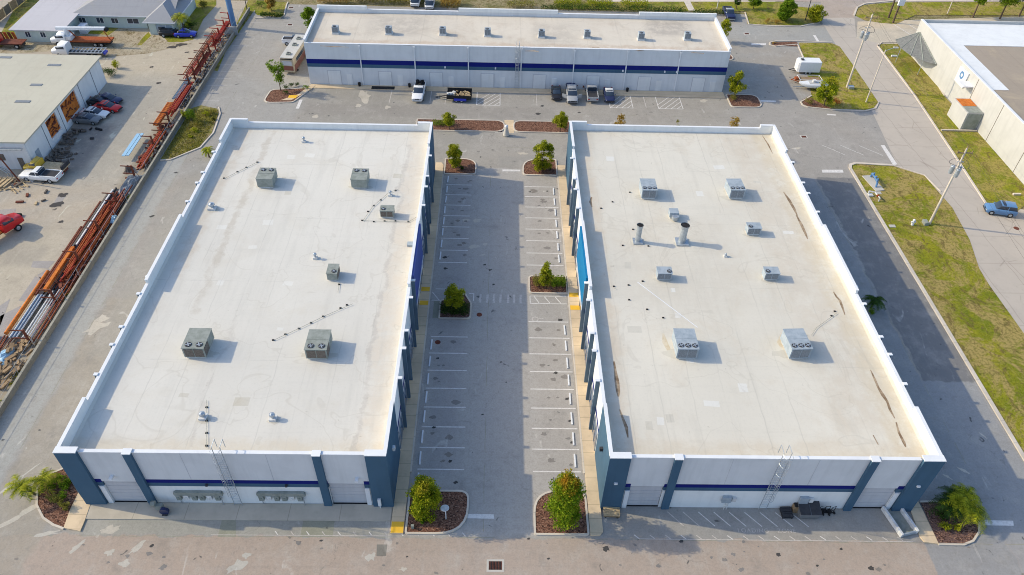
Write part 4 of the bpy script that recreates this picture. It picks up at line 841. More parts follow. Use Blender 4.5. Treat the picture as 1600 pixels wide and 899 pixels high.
# ================================================================ VEHICLES (local +x is forward)
def sec(x, z0, z1, w, r=.12):
    r = min(r, (z1-z0)/2.2, w/2.2)
    return [(x,-w,z0+r*.5),(x,-w,z1-r),(x,-w+r*.4,z1-r*.35),(x,-w+r*1.2,z1),(x,w-r*1.2,z1),(x,w-r*.4,z1-r*.35),(x,w,z1-r),(x,w,z0+r*.5),(x,w-r*.5,z0),(x,-w+r*.5,z0)]
def wheels(t, L, wd, fxs, r=.36):
    for x in fxs:
        for s_ in (-1, 1):
            wl2 = MB().cyl((x, s_*(wd-.24), r), (x, s_*(wd+.01), r), r, r, 16).build('wheel', M['black'], t)
            MB().cyl((x, s_*(wd+.012), r), (x, s_*(wd+.03), r), r*.58, r*.5, 10).build('rim', M['steel'], wl2)
def car(kind, body, roofc=None, L=4.6, W=1.82, H=1.5, cargo=None):
    t = empty('car', (0,0,0)); w = W/2; h = L/2; roofc = roofc or body
    if kind == 'sedan': low = [(-h,.35,.85,w*.86),(-h+.25,.25,.98,w*.97),(-h*.45,.22,1.0,w),(h*.3,.22,.96,w),(h-.35,.24,.82,w*.95),(h,.35,.66,w*.82)]; g = [(-h*.72,.95,1.0,w*.72),(-h*.42,.95,H-.05,w*.74),(-.1,.95,H,w*.76),(h*.12,.95,H-.1,w*.74),(h*.46,.9,.95,w*.80)]
    elif kind == 'suv': low = [(-h,.4,1.0,w*.9),(-h+.15,.3,1.1,w*.98),(-h*.4,.28,1.12,w),(h*.3,.28,1.12,w),(h-.3,.3,1.02,w*.97),(h,.4,.85,w*.86)]; g = [(-h*.95,1.08,1.15,w*.84),(-h*.82,1.08,H-.04,w*.80),(-.1,1.08,H,w*.82),(h*.16,1.08,H-.06,w*.80),(h*.42,1.05,1.1,w*.84)]
    elif kind == 'pickup': low = [(-h,.5,1.05,w*.95),(-h+.1,.42,1.1,w),(-.05,.4,1.12,w),(h*.35,.4,1.14,w),(h-.35,.42,1.08,w*.97),(h,.5,.9,w*.88)]; g = [(-h*.12,1.08,H-.06,w*.84),(-h*.08,1.08,H,w*.84),(h*.22,1.08,H-.04,w*.82),(h*.45,1.08,1.13,w*.86)]
    elif kind == 'van': low = [(-h,.4,1.2,w*.97),(-h+.1,.35,1.22,w),(0,.35,1.22,w),(h-.6,.38,1.2,w*.98),(h,.45,.95,w*.88)]; g = [(-h,1.2,H-.1,w*.92),(-h+.2,1.2,H,w*.94),(h*.45,1.2,H,w*.93),(h*.62,1.2,H-.2,w*.9),(h*.88,1.15,1.2,w*.88)]
    mb = MB().loft([sec(*q) for q in low])
    if kind == 'pickup':
        mb.build('body', body, t)
        x0, x1 = -h+.1, -h*.14
        MB().box(x0, x1, -w+.16, w-.16, 1.121, 1.135).build('cargo_bed', M['dark'], t)
        MB().box(x0-.08, x1, -w+.0, -w+.14, 1.0, 1.24).box(x0-.08, x1, w-.14, w, 1.0, 1.24).box(x0-.08, x0+.04, -w+.141, w-.141, 1.0, 1.24).build('bed_side', body, t)
    else: mb.build('body', body, t)
    gm = M['glass']
    MB().loft([sec(*q, .1) for q in g]).build('window_glass', gm, t)
    gg = [q for q in g if q[2] > H-.25]; a, b = gg[0][0], gg[-1][0]
    rf = MB(); n = 5
    rf.loft([sec(a+.02, H-.14, max(q[2] for q in gg[:1])+.015, gg[0][3]+.012, .08)]+[sec((a+b)/2, H-.12, H+.02, gg[0][3]+.02, .1)]+[sec(b, H-.16, gg[-1][2]+.015, gg[-1][3]+.012, .08)])
    rf.build('roof', roofc, t)
    for x in ([(a+b)/2] if kind != 'van' else [a*.3, b*.8]):
        for s_ in (-1, 1): MB().box(x-.05, x+.05, s_*(g[1][3]-.0), s_*(g[1][3]+.03), 1.0, H-.12).build('door_pillar', body, t)
    if kind == 'van': MB().box(-h+.1, h*.25, -w*.955, w*.955, 1.2, H-.12).build('side_panel', body, t)
    zl = low[-1][2]-.18
    for s_ in (-1, 1):
        MB().box(h-.12, h+.0, s_*(w*.45), s_*(w*.80), zl, zl+.16).build('headlight', M['headlight'], t)
        MB().box(-h-.02, -h+.1, s_*(w*.62), s_*(w*.88), .75, .95).build('taillight', M['taillight'], t)
        MB().box(h*.36-.08, h*.36+.08, s_*w, s_*(w+.16), 1.0, 1.14).build('wing_mirror', body, t)
    MB().box(h-.1, h+.05, -w*.78, w*.78, .36, .56).build('bumper', M['dark'] if kind != 'pickup' else M['steel'], t); MB().box(h-.06, h+.02, -w*.4, w*.4, zl, zl+.14).build('grille', M['black'], t)
    wheels(t, L, w, (-h*.60, h*.62), .34 if kind == 'sedan' else .39)
    return t
P_ = {}
for n, c in dict(white=(.78,.78,.77), silver=(.36,.37,.38), black=(.02,.02,.025), darkred=(.09,.015,.02), red=(.55,.02,.02), navy=(.02,.03,.09), blue=(.11,.23,.42), ryl=(.03,.05,.45), grey=(.16,.17,.18), beige=(.44,.37,.26), brown=(.20,.07,.05), yellow=(.70,.45,.05), sky=(.30,.50,.65)).items(): P_[n] = paint('car paint '+n, c)
def car_at(kind, body, px, py, rz, label, cat='car', name=None, **k):
    o = car(kind, body, **k); q = at(px, py, 0.012); o.location = q; o.rotation_euler = (0, 0, rz)
    if name: o.name = name
    tag(o, label, cat); return o
D = -pi/2
v = car_at('pickup', P_['white'], 655, 149, D+R(-2), 'white pickup truck facing the camera left of the loaded dump trailer', 'pickup truck', 'pickup_truck', L=6.0, W=2.0, H=1.9)
lq = MB()
for k in range(9): lq.obox((-2.6+random.random()*1.7, random.uniform(-.6,.6), 1.4+random.random()*.25), (.5,.35,.4), random.random()*3)
tag(lq.build('junk', M['black'], v), None)
car_at('sedan', P_['black'], 869, 150, D, 'black car, leftmost of the four parked by the back building', L=4.4, roofc=P_['black'])
v = car_at('suv', P_['silver'], 893, 154, D, 'silver pickup-style car facing the camera with its front doors wide open', L=5.0, W=1.95, H=1.8)
for s_ in (-1, 1): MB().obox((1.0-.25, s_*(.95+.42), .85), (.08,.95,.75), s_*R(28)).build('open_door', P_['silver'], v)
v = car_at('pickup', P_['silver'], 924, 150, D+pi, 'silver pickup truck backed out with its open dark bed towards the camera', 'pickup truck', 'pickup_truck', L=5.8, W=2.0, H=1.85)
v = car_at('sedan', P_['navy'], 951, 153, D, 'white-roofed dark blue car, rightmost of the four by the back building', roofc=P_['white'], L=4.5)
# dark box body behind the silver car
t = empty('utility_trailer', at(891, 138, 0), D, 'short open trailer with dark tarpaulin parked behind the silver car', 'trailer')
MB().box(-1.3,1.3,-.95,.95,.5,.62).box(-1.3,1.3,-.95,-.88,.621,1.15).box(-1.3,1.3,.88,.95,.621,1.15).build('bed', M['steel'], t); MB().loft([sec(-1.2,.63,1.3,.85,.2),sec(0,.63,1.4,.85,.2),sec(1.1,.63,1.25,.85,.2)]).build('tarpaulin', P_['navy'], t); wheels(t, 2, .95, (0,), .33)
t = empty('jumbled_scrap', at(907, 138, 0), 0, 'dark heap of scrap metal beside the back building door', 'scrap heap')
m = MB()
for k in range(22): m.obox((random.uniform(-.8,.8), random.uniform(-.6,.6), random.uniform(.1,1.0)), (random.uniform(.1,.9),.1,random.uniform(.05,.5)), random.random()*3, random.random())
m.build('scrap', M['rustd'], t)
# loaded dump trailer
t = empty('dump_trailer', at(718, 156, 0), R(-2), 'black open dump trailer heaped with timber and debris by the back building', 'trailer')
MB().box(-2.2,2.2,-1.0,1.0,.62,.7).box(-2.2,2.2,-1.08,-1.0,.62,1.35).box(-2.2,2.2,1.0,1.08,.62,1.75).box(2.1,2.2,-1,1,.7,1.35).box(-2.2,-2.1,-1,1,.7,1.35).build('trailer_body', M['black'], t)
MB().tube([(-2.2,.5,.55),(-3.7,0,.5)], .07).tube([(-2.2,-.5,.55),(-3.7,0,.5)], .07).cyl((-3.5,0,.0),(-3.5,0,.8), .05).build('drawbar', M['dark'], t)
m = MB()
for k in range(46): m.obox((random.uniform(-.9,2.0), random.uniform(-.8,.8), random.uniform(.8,1.5)), (random.uniform(.3,1.3), .12, .05), random.random()*3.1, random.uniform(-.4,.4))
m.build('debris', M['woodp'], t)
m = MB()
for k in range(14): m.obox((random.uniform(-2.0,-.8), random.uniform(-.7,.7), random.uniform(.8,1.4)), (random.uniform(.2,.6), .3, .3), random.random()*3.1)
m.build('rubble', M['pvc'], t)
MB().box(-.9,1.3,-1.16,-1.09,.35,.8).build('side_cover', P_['ryl'], t); wheels(t, 4, 1.1, (-.5,.45), .36)
# motorhome
t = empty('motorhome', at(462, 99, 0), R(90-5), 'long cream and brown motorhome parked along the left end of the back building', 'motorhome')
t.location.x += .2; t.location.y += .4
MB().loft([sec(-5.2,.6,3.2,1.22,.15),sec(-5.1,.45,3.3,1.25,.15),sec(4.6,.45,3.3,1.25,.15),sec(5.2,.5,3.0,1.2,.2)]).build('body', P_['beige'], t)
MB().box(-5.15,4.9,-1.2,1.2,3.302,3.34).build('roof', M['tanw'], t)
for s_ in (-1,1): MB().box(-4.9,4.2,s_*1.252,s_*1.27,.6,1.8).build('stripe', P_['brown'], t); MB().box(-3.5,3.6,s_*1.252,s_*1.275,1.9,2.6).build('window', M['glass'], t)
MB().box(-5.24,-5.19,-1.05,1.05,.9,1.75).build('rear_panel', P_['brown'], t); MB().box(-5.24,-5.19,-1.1,1.1,3.0,3.2).build('rear_trim', M['black'], t); MB().box(-5.24,-5.2,-.9,.9,1.9,2.7).build('rear_window', M['door'], t)
for x in (-3.6,.3,3.0): o = MB().box(x-.45,x+.45,-.35,.35,3.342,3.6).build('roof_unit', M['hvac'], t); MB().box(x-.3,x+.3,-.2,.2,3.602,3.63).build('roof_unit_grille', M['dark'], o)
wheels(t, 9, 1.22, (-3.2, 3.4), .45)
car_at('pickup', P_['white'], 461, 69, R(0), 'white pickup with black bed cover behind the motorhome', 'pickup truck', 'pickup_truck', L=4.6, roofc=P_['black'], H=1.8)
# vans behind the back building
v = car_at('van', P_['white'], 650, 6, D, 'white van behind the back building, the left one of two', 'van', 'van', L=5.4, W=2.0, H=2.4)
v = car_at('van', P_['white'], 672, 10, D, 'white van behind the back building, next to the orange bush', 'van', 'van', L=5.2, W=2.0, H=2.1)
car_at('pickup', P_['navy'], 1138, 26, D, 'dark blue pickup truck right of the back building near the lawn', 'pickup truck', 'pickup_truck', L=5.2, W=1.95, H=1.85, roofc=P_['silver'])
car_at('suv', P_['blue'], 1560, 333, R(167), 'light blue off-road car driving on the concrete road at right', 'suv', 'suv', L=4.3, W=1.85, H=1.85)
# yard cars against the shed
car_at('sedan', P_['navy'], 172, 160, R(-14), 'dark blue junk car, topmost of the row beside the tan shed', L=4.5)
car_at('sedan', P_['black'], 158, 164, R(-10), 'black junk car tucked behind the dark blue and red ones', L=4.3)
car_at('sedan', P_['red'], 170, 172, R(-12), 'red junk car with open engine bay beside the tan shed', L=4.6)
car_at('sedan', P_['white'], 150, 182, R(-8), 'white junk car between the red one and the grey one', L=4.7)
car_at('sedan', P_['grey'], 138, 191, R(-6), 'dark grey junk car, lowest of the row beside the tan shed', L=4.5)
car_at('pickup', P_['white'], 67, 280, pi+R(-6), 'white pickup truck parked below the corner of the tan shed', 'pickup truck', 'pickup_truck', L=6.0, W=2.0, H=1.8)
t = empty('flatbed_truck', at(76, 268, 0), R(174), 'yellow flatbed truck with timber deck half hidden by the white pickup', 'truck')
MB().box(-3.2,.6,-1.1,1.1,.9,1.05).build('deck', M['woodp'], t); MB().loft([sec(.8,.5,1.9,1.0,.2),sec(1.6,.5,2.1,1.0,.2),sec(2.2,.5,1.3,1.0,.2),sec(3.2,.5,1.1,.9,.2)]).build('cab', P_['yellow'], t); MB().box(-3.1,2.6,-.5,.5,.45,.88).build('chassis', M['rustd'], t); MB().box(-3.2,-3.1,-1.1,1.1,1.06,1.7).tube([(-3.2,-1.1,1.06),(-3.2,-1.1,1.9),(-3.2,1.1,1.9),(-3.2,1.1,1.06)], .04).build('headboard', M['dark'], t); MB().loft([sec(.95,1.5,1.95,1.02,.1),sec(1.9,1.5,1.8,1.02,.1)]).build('window_glass', M['glass'], t); wheels(t, 6, 1.05, (-2.2,2.2), .45)
car_at('sedan', P_['ryl'], 291, 57, R(4), 'bright blue car beside the house palm', L=4.2)
car_at('suv', P_['black'], 268, 56, R(3), 'black car between the white boat cover and the bright blue car', L=4.2)
def cargo(name, px, py, rz, label, L, W, z0, z1, mat, ax=(0,), cat='trailer', roofm=None):
    t = empty(name, at(px, py, 0), rz, label, cat)
    MB().loft([sec(-L/2, z0, z1, W/2, .05), sec(-L/2+.05, z0-.02, z1+.02, W/2+.02, .05), sec(L/2-.35, z0-.02, z1+.02, W/2+.02, .05), sec(L/2, z0, z1-.1, W/2*.8, .06)], smooth=False).build('box_body', mat, t)
    MB().box(-L/2+.15, L/2-.6, -W/2+.1, W/2-.1, z1+.022, z1+.04).build('box_roof', roofm or mat, t)
    MB().box(L/2-1.1, L/2-.6, -.3, .3, z1+.042, z1+.2).build('roof_vent', M['dark'], t); MB().tube([(L/2,.5,z0),(L/2+1.3,0,z0)], .06).tube([(L/2,-.5,z0),(L/2+1.3,0,z0)], .06).build('drawbar', M['dark'], t)
    MB().box(-L/2+.2, L/2-.6, -W/2-.04, -W/2-.021, z0+.1, z0+.3).build('trim', M['steel'], t); wheels(t, 3, W/2, ax, .34)
    return t
cargo('cargo_trailer', 1259, 113, pi, 'white enclosed cargo trailer parked on the grass edge', 4.4, 2.1, .5, 2.5, P_['white'], (-.4,.4), roofm=M['white'])
t = empty('flat_trailer', at(1259, 129, 0), pi, 'rusty pink flat trailer with white rails beside the cargo trailer', 'trailer')
MB().box(-2.6,1.6,-1.0,1.0,.55,.66).build('deck', M['wood'], t)
m = MB()
for s_ in (-1,1): m.tube([(-2.6,s_,.7),(-2.6,s_,1.0),(1.6,s_,1.0),(1.6,s_,.7)], .05)
m.tube([(1.6,-1,1.0),(1.6,1,1.0)], .05).tube([(-2.6,-1,1.0),(-2.6,1,1.0)], .05).build('rail', M['cap'], t); MB().tube([(1.6,.8,.55),(3.0,0,.55)], .07).tube([(1.6,-.8,.55),(3.0,0,.55)], .07).box(1.7,2.3,-.4,.4,.6,1.0).build('drawbar', M['rust'], t); wheels(t, 3, 1.0, (-.9,-.1), .33)
t = empty('boat', at(1268, 139, 0), pi, 'small white open boat on a trailer, half behind the orange bush', 'boat')
MB().loft([sec(-2.6,.6,1.25,.85,.2),sec(-1,.5,1.3,1.0,.25),sec(1.0,.55,1.35,.9,.25),sec(2.2,.8,1.4,.45,.2),sec(2.7,1.1,1.42,.08,.04)]).build('hull', P_['white'], t)
MB().box(-2.3,.9,-.68,.68,1.34,1.37).build('cockpit', M['tanw'], t); MB().box(-.4,.2,-.3,.3,1.38,1.8).build('console', M['pvc'], t); MB().box(-2.9,-2.5,-.2,.2,.7,1.7).build('outboard_motor', M['black'], t); MB().tube([(-2.4,.4,.42),(3.6,0,.45)], .06).tube([(-2.4,-.4,.42),(3.6,0,.45)], .06).build('trailer_frame', M['steel'], t); wheels(t, 3, .95, (-.8,), .3)
# trucks in the far left yard
t = empty('crane_truck', at(128, 70, 0), pi, 'white bucket crane truck with its boom folded over a rusty flatbed', 'truck')
MB().box(-6.2,1.6,-1.15,1.15,1.0,1.2).build('flatbed', M['rust'], t); MB().box(-6,4,-.5,.5,.5,.98).build('chassis', M['dark'], t)
c_ = MB().loft([sec(2.2,.6,2.5,1.15,.3),sec(3.6,.6,2.6,1.15,.3),sec(4.2,.6,1.8,1.1,.3),sec(5.2,.6,1.5,1.0,.3)]).build('cab', P_['white'], t); MB().loft([sec(2.5,1.75,2.3,1.17,.1),sec(4.05,1.75,2.15,1.16,.1)]).build('window_glass', M['glass'], c_)
MB().obox((-1.0,.2,3.4), (9.5,.45,.55), 0, R(1)).build('boom', P_['white'], t); MB().cyl((2.0,.2,1.2),(2.0,.2,3.3), .4).box(1.2,2.2,-.9,.9,1.2,2.0).build('boom_pedestal', P_['white'], t); MB().cyl((-5.9,-.1,3.3),(-5.9,.5,3.3), .38).build('boom_pulley', M['black'], t); MB().tube([(-5.2,.2,3.2),(-6,.2,1.2)], .09).tube([(.8,-.6,1.2),(1.6,-.2,2.8)], .12).build('boom_rest', M['rust'], t); wheels(t, 6, 1.15, (-4.4,-3.2,3.9), .48)
t = empty('flatbed_truck', at(125, 87, 0), pi, 'white truck with a slatted flatbed parked below the crane truck', 'truck')
c_ = MB().loft([sec(1.6,.6,2.5,1.15,.3),sec(3.0,.6,2.6,1.15,.3),sec(3.6,.6,1.7,1.1,.3),sec(4.6,.6,1.45,1.0,.3)]).build('cab', P_['white'], t); MB().loft([sec(1.9,1.7,2.3,1.17,.1),sec(3.45,1.7,2.1,1.16,.1)]).build('window_glass', M['glass'], c_)
m = MB()
for k in range(9): m.box(-4.9+k*.7,-4.75+k*.7,-1.1,1.1,1.05,1.15)
m.box(-5,1.3,-1.15,-1.05,1.0,1.2).box(-5,1.3,1.05,1.15,1.0,1.2).box(-5,1.3,-.05,.05,1.0,1.14).build('slatted_bed', M['steel'], t); MB().box(-5,4,-.5,.5,.5,.98).build('chassis', M['dark'], t); MB().box(-5.3,-4.9,-.6,.6,.6,1.0).build('tool_box', P_['ryl'], t); wheels(t, 6, 1.12, (-3.4,-2.3,3.2), .46)
t = empty('flatbed_truck', at(12, 73, 0), pi, 'red truck with a flat rusty deck behind the tan shed', 'truck'); t.rotation_euler = (0,0,pi)
MB().box(-3.6,.6,-1.1,1.1,.95,1.1).build('deck', M['rustd'], t); c_ = MB().loft([sec(.9,.6,2.2,1.1,.2),sec(2.2,.6,2.3,1.1,.2),sec(2.9,.6,1.4,1.0,.2),sec(3.6,.6,1.2,.95,.2)]).build('cab', P_['red'], t); MB().loft([sec(1.1,1.5,2.0,1.12,.1),sec(2.6,1.5,1.9,1.1,.1)]).build('window_glass', M['glass'], c_); MB().box(-3.5,3.4,-.45,.45,.5,.94).build('chassis', M['dark'], t); wheels(t, 6, 1.05, (-2.4,2.3), .44)
t = empty('flatbed_truck', at(-2, 372, 0), R(64), 'large red truck with a long rusty deck at the left edge of the picture', 'truck')
MB().box(-6.2,.2,-1.2,1.2,1.2,1.36).build('deck', M['rusto'], t); c_ = MB().loft([sec(.5,.7,2.6,1.2,.35),sec(1.9,.7,2.7,1.2,.35),sec(2.5,.7,2.0,1.15,.35),sec(3.7,.7,1.7,1.0,.35)]).build('cab', P_['red'], t); MB().loft([sec(.8,1.9,2.45,1.22,.1),sec(2.35,1.8,2.2,1.2,.1)]).build('window_glass', M['glass'], c_); MB().box(-6,3.6,-.5,.5,.6,1.18).build('chassis', M['rustd'], t)
MB().cyl((-.2,.3,1.4),(-.2,.3,2.3), .35).tube([(-.2,.3,2.2),(-2.0,.3,2.4)], .1).build('winch', M['dark'], t); wheels(t, 6, 1.2, (-4.6,-3.4,2.4), .5)
# ================================================================ WHEEL STOPS, SMALL COURT THINGS
proto = MB().prism([(-.08,-.82),(.08,-.82),(.08,.82),(-.08,.82)], 0, .11); 
ws = proto.build('wheel_stop', M['cap']); ws.data.name = 'wheel_stop'; tag(ws, '', 'wheel stop', 'concrete wheel stops in the central car park')
first = True
rowL = [ysL[i]+1.35 for i in range(len(ysL)-1) if ysL[i+1]-ysL[i] < 3]; rowL = [43.7]+rowL
rowR = [43.5]+[ysR[i]+1.35 for i in range(len(ysR)-1) if ysR[i+1]-ysR[i] < 3]
for side, rows, x in (('left', rowL, -7.72), ('right', rowR, 8.55)):
    for i, y in enumerate(rows):
        if (side == 'left' and 65 < y < 74) or (side == 'right' and 67.9 < y < 76): continue
        o = ws if first else ws.copy()
        if not first: col.objects.link(o)
        first = False; o.location = (x, y, .002); o.rotation_euler = (0, 0, random.uniform(-.02,.02))
        o['label'] = 'white wheel stop in the %s row of bays, number %s from the camera end' % (side, ORD[i].replace('first','one') if False else ORD[i])
q = at(697, 812, 0); t = empty('sign', (q.x, q.y, .1), 0, 'round pale disc sign on a thin white post in the front left island', 'sign')
MB().cyl((0,0,0),(0,0,1.9), .05).build('post', M['cap'], t); MB().cyl((-.05,0,1.92),(-.05,.02,2.0), .42, n=18).build('sign_disc', M['pvc'], t)
q = at(645, 826, 0); t = empty('utility_marker', (q.x, q.y, .1), 0, 'small grey-green utility pedestal in the front left island', 'utility box'); MB().box(-.13,.13,-.1,.1,0,.45).build('pedestal', M['hvac'], t); MB().box(-.15,.15,-.12,.12,.452,.5).build('lid', M['hvac'], t)
def drain(px, py, label, a=.75, b=.5):
    q = at(px, py, 0); t = empty('storm_drain', (q.x, q.y, 0), 0, label, 'drain grate', 'storm drain grates set in the asphalt')
    MB().box(-a-.2,a+.2,-b-.2,b+.2,-.1,.012).build('concrete_collar', M['pad'], t); m = MB().box(-a,a,-b,b,.013,.02); m.build('pit', M['black'], t)
    g = MB()
    for k in range(9): g.box(-a+.05+k*(2*a-.1)/8-.02, -a+.05+k*(2*a-.1)/8+.02, -b, b, .021, .035)
    g.build('grate', M['rustd'], t)
drain(774, 884, 'dark storm drain in the drive at the bottom centre of the picture', .62, .42)
drain(1256, 214, 'small dark storm drain right of the right warehouse back corner', .4, .3); drain(1167, 53, 'storm drain in the drive right of the back building', .45, .3)
drain(453, 39, 'storm drain left of the back building near the leafy tree', .45, .3); drain(455, 12, 'storm drain at the lawn corner behind the back building', .45, .3); drain(780, 205.5, 'storm drain in the concrete gap between the two mulch medians', .55, .3)
def manhole(px, py, label, r=.35):
    q = at(px, py, 0); o = MB().cyl((q.x,q.y,0),(q.x,q.y,.018), r, n=16).build('manhole_cover', M['rustd']); tag(o, label, 'manhole cover', 'round covers in the asphalt')
manhole(749, 492, 'round manhole cover right of the middle left planting island'); manhole(684, 535, 'dark round cover in a left bay below the middle island'); 
# dumpsters and bins
def dumpster(px, py, rz, label, mat, L=1.9, W=1.3, H=1.2, lid=True):
    t = empty('dumpster', at(px, py, 0), rz, label, 'dumpster')
    MB().add([(-L/2+.1,-W/2+.15,.15),(L/2-.1,-W/2+.15,.15),(L/2-.1,W/2-.1,.15),(-L/2+.1,W/2-.1,.15),(-L/2,-W/2,H*.75),(L/2,-W/2,H*.75),(L/2,W/2,H),(-L/2,W/2,H)], [(0,3,2,1),(0,1,5,4),(1,2,6,5),(2,3,7,6),(3,0,4,7),(4,5,6,7)]).build('bin_body', mat, t)
    if lid: 
        for s_ in (-1,1): MB().add([(s_*.03,-W/2-.03,H*.75+.02),(s_*(L/2+.02),-W/2-.03,H*.75+.02),(s_*(L/2+.02),W/2+.02,H+.03),(s_*.03,W/2+.02,H+.03)], [(0,1,2,3) if s_ > 0 else (3,2,1,0)]).build('lid', M['dark'], t)
    for sx in (-1,1): MB().cyl((sx*(L/2-.25),-W/2+.3,.08),(sx*(L/2-.25)+.06,-W/2+.3,.08), .08).build('caster', M['black'], t)
dumpster(1260, 803, 0, 'grey metal dumpster against the front wall of right warehouse', P_['grey'], 2.1, 1.5, 1.35)
t = empty('pallet_stack', at(1228, 804, 0), 0, 'low stack of dark pallets left of the grey dumpster', 'pallets')
for z in (0,.16,.32):
    m = MB()
    for k in range(6): m.box(-.55,.55,-.5+k*.19,-.37+k*.19,z+.1,z+.13)
    m.box(-.5,-.4,-.5,.5,z,z+.1).box(.4,.5,-.5,.5,z,z+.1); m.build('pallet', M['dark'], t)
for i, (px, py) in enumerate([(1281,803),(1289,802),(1298,803)]):
    t = empty('hand_truck', at(px, py, 0), R(80+i*14), ['black hand truck right beside the grey dumpster','middle one of three black hand trucks by the dumpster','black hand truck farthest right of the dumpster, tilted'][i], 'hand truck', 'hand trucks by the dumpster')
    MB().tube([(0,-.22,.1),(0,-.22,1.25),(0,.22,1.25),(0,.22,.1)], .03).tube([(0,-.22,.6),(0,.22,.6)], .03).box(.0,.5,-.25,.25,.02,.06).build('frame', M['black'], t)
    for s_ in (-1,1): MB().cyl((-.08,s_*.26,.15),(-.08,s_*.34,.15), .15, n=10).build('wheel', M['black'], t)
t = empty('cardboard_bundle', at(1244, 797, 0), 0, 'dark open crate of boxes behind the grey dumpster', 'crate'); MB().box(-.5,.5,-.35,.35,0,.9).build('crate', M['wood'], t); MB().box(-.4,.4,-.25,.25,.902,1.05).build('contents', M['black'], t)
t = empty('truck_bed_liner', at(1404, 815, 0), R(92+12), 'white and black open utility bed lying by the right pier', 'truck bed')
MB().box(-1.5,1.5,-.75,.75,.02,.1).build('floor', M['hvac'], t)
for s_ in (-1,1): MB().box(-1.6,1.6,s_*.75,s_*.98,.05,.6).build('side', M['pvc'], t)
MB().box(-1.6,-1.45,-.74,.74,.1,.5).build('tailboard', M['hvacb'], t)
t = empty('wooden_cart', at(955, 803, 0), R(-3), 'low wooden cart of planks at the corner of the right warehouse', 'cart')
m = MB()
for k in range(6): m.box(-.8,.8,-.5+k*.17,-.36+k*.17,.42,.47)
m.build('plank_top', M['woodp'], t); MB().box(-.8,.8,-.5,-.42,.2,.4).box(-.8,.8,.42,.5,.2,.4).build('frame', M['wood'], t)
for sx in (-.6,.6):
    for sy in (-.45,.45): MB().cyl((sx,sy-.03,.1),(sx,sy+.03,.1), .1, n=10).build('wheel', M['black'], t)
t = empty('backflow_valve', (-32.3, 39.6, .1), 0, 'grey-green pipe valve and cable reel by the left meter bank', 'utility equipment')
MB().box(-.6,.1,.2,.6,.2,.9).build('cabinet', M['hvac'], t); MB().cyl((-.9,.4,1.1),(-.5,.4,1.1), .28, n=12).build('tank', M['hvac'], t); MB().cyl((.35,-.15,.45),(.35,.15,.45), .45, n=14).build('reel', P_['navy'], t); MB().box(.1,.6,-.3,.3,0,.12).build('reel_stand', M['dark'], t)
q = at(600, 133, 0); t = empty('drain_mat', (q.x, fy0-1.0, .1), 0, 'black rubber mat on the walk before the second back door', 'mat'); MB().box(-2.1,2.1,-.6,.5,.0,.03).build('mat', M['black'], t)
q = at(560, 131, 0)
for i, (px, lbl) in enumerate([(563,'dark bin under the first white downspout of back building'), (641,'small dark bin left of the white pickup'), (977,'dark bin near the downspout right of the parked cars')]):
    o = MB().cyl((at(px,132,0).x, fy0-.5, .1), (at(px,132,0).x, fy0-.5, .75), .22, .27, 10).build('bin', M['black']); tag(o, lbl, 'bin')
q = at(495, 127, 0); o = MB().cyl((q.x,q.y-.4,.1),(q.x,q.y-.4,.85), .13, n=8).ball((q.x,q.y-.4,.9), .14).cyl((q.x-.22,q.y-.4,.6),(q.x+.22,q.y-.4,.6), .07).build('fire_hydrant', P_['red']); tag(o, 'small red hydrant at the left corner of the back building', 'fire hydrant')
# ================================================================ YARD: WALL, RACKS, PIPES, SHED, HOUSE
bw = empty('boundary_wall', (-53.5, 100, 0), 0, 'long low concrete wall between the pipe yard and the left drive', 'wall')
part(MB().box(-53.7, -53.5, 30, 159.5, 0, .8), 'wall', concrete('dark grey concrete', (.26,.24,.20), 0, 2.5, .6), bw); part(MB().box(-53.74, -53.46, 30, 159.5, .803, .88), 'coping', concrete('weathered coping', (.36,.34,.28), 0, 3, .6), bw)  # whole wall in one dark grey concrete tone, coping a little paler
# yard fence above the wall: thin posts and one rail
fe = empty('wire_fence', (-54.1, 100, 0), 0, 'thin wire fence with slim posts and braces just behind the low wall', 'fence')
for k in range(31): y = 32+k*4.15; part(MB().cyl((-54.1,y,0),(-54.1,y,1.8), .035, n=5), 'fence_post', M['steel'], fe)
part(MB().cyl((-54.1,32,1.78),(-54.1,156.5,1.78), .025, n=4).cyl((-54.1,32,1.0),(-54.1,156.5,1.0), .012, n=4), 'fence_rail', M['steel'], fe)
# cantilever racks
def rack(y, hh, n, mat, label):
    t = empty('storage_rack', (-55.3, y, 0), 0, label, 'storage rack', 'cantilever storage racks along the yard wall')
    MB().box(-.12,.12,-.1,.1,0,hh).build('upright', mat, t); MB().box(-1.5,.5,-.12,.12,.0,.16).build('rack_base', mat, t)
    for k in range(n):
        z = .9+k*(hh-1.0)/max(1, n-1); MB().obox((-.85,0,z), (1.5,.12,.12), 0, R(3)).build('rack_arm', mat, t)
    MB().cyl((.1,0,hh*.7),(.9,0,.1), .04, n=5).build('brace', mat, t)
    return t
rk = [(at(352, y, 0).y) for y in (66,80,95,109,120,131,142,154)]
for i, yy in enumerate([151.0,147.4,143.6,140.1,136.8,133.6,130.4,127.2,124.2]):
    rack(yy, 3.2, 3, M['rustd'] if i > 3 else M['redp'], ORD[i]+' rusty rack arm post along the yard wall counting from the far end')
for i, yy in enumerate([112.6,109.0,105.0,96.5,89.5,83.0,76.4,69.0,62.0]):
    rack(yy, 2.3, 2, M['rustd'], ORD[i]+' low rusty rack post among the pipe stacks counting from the wild verge')
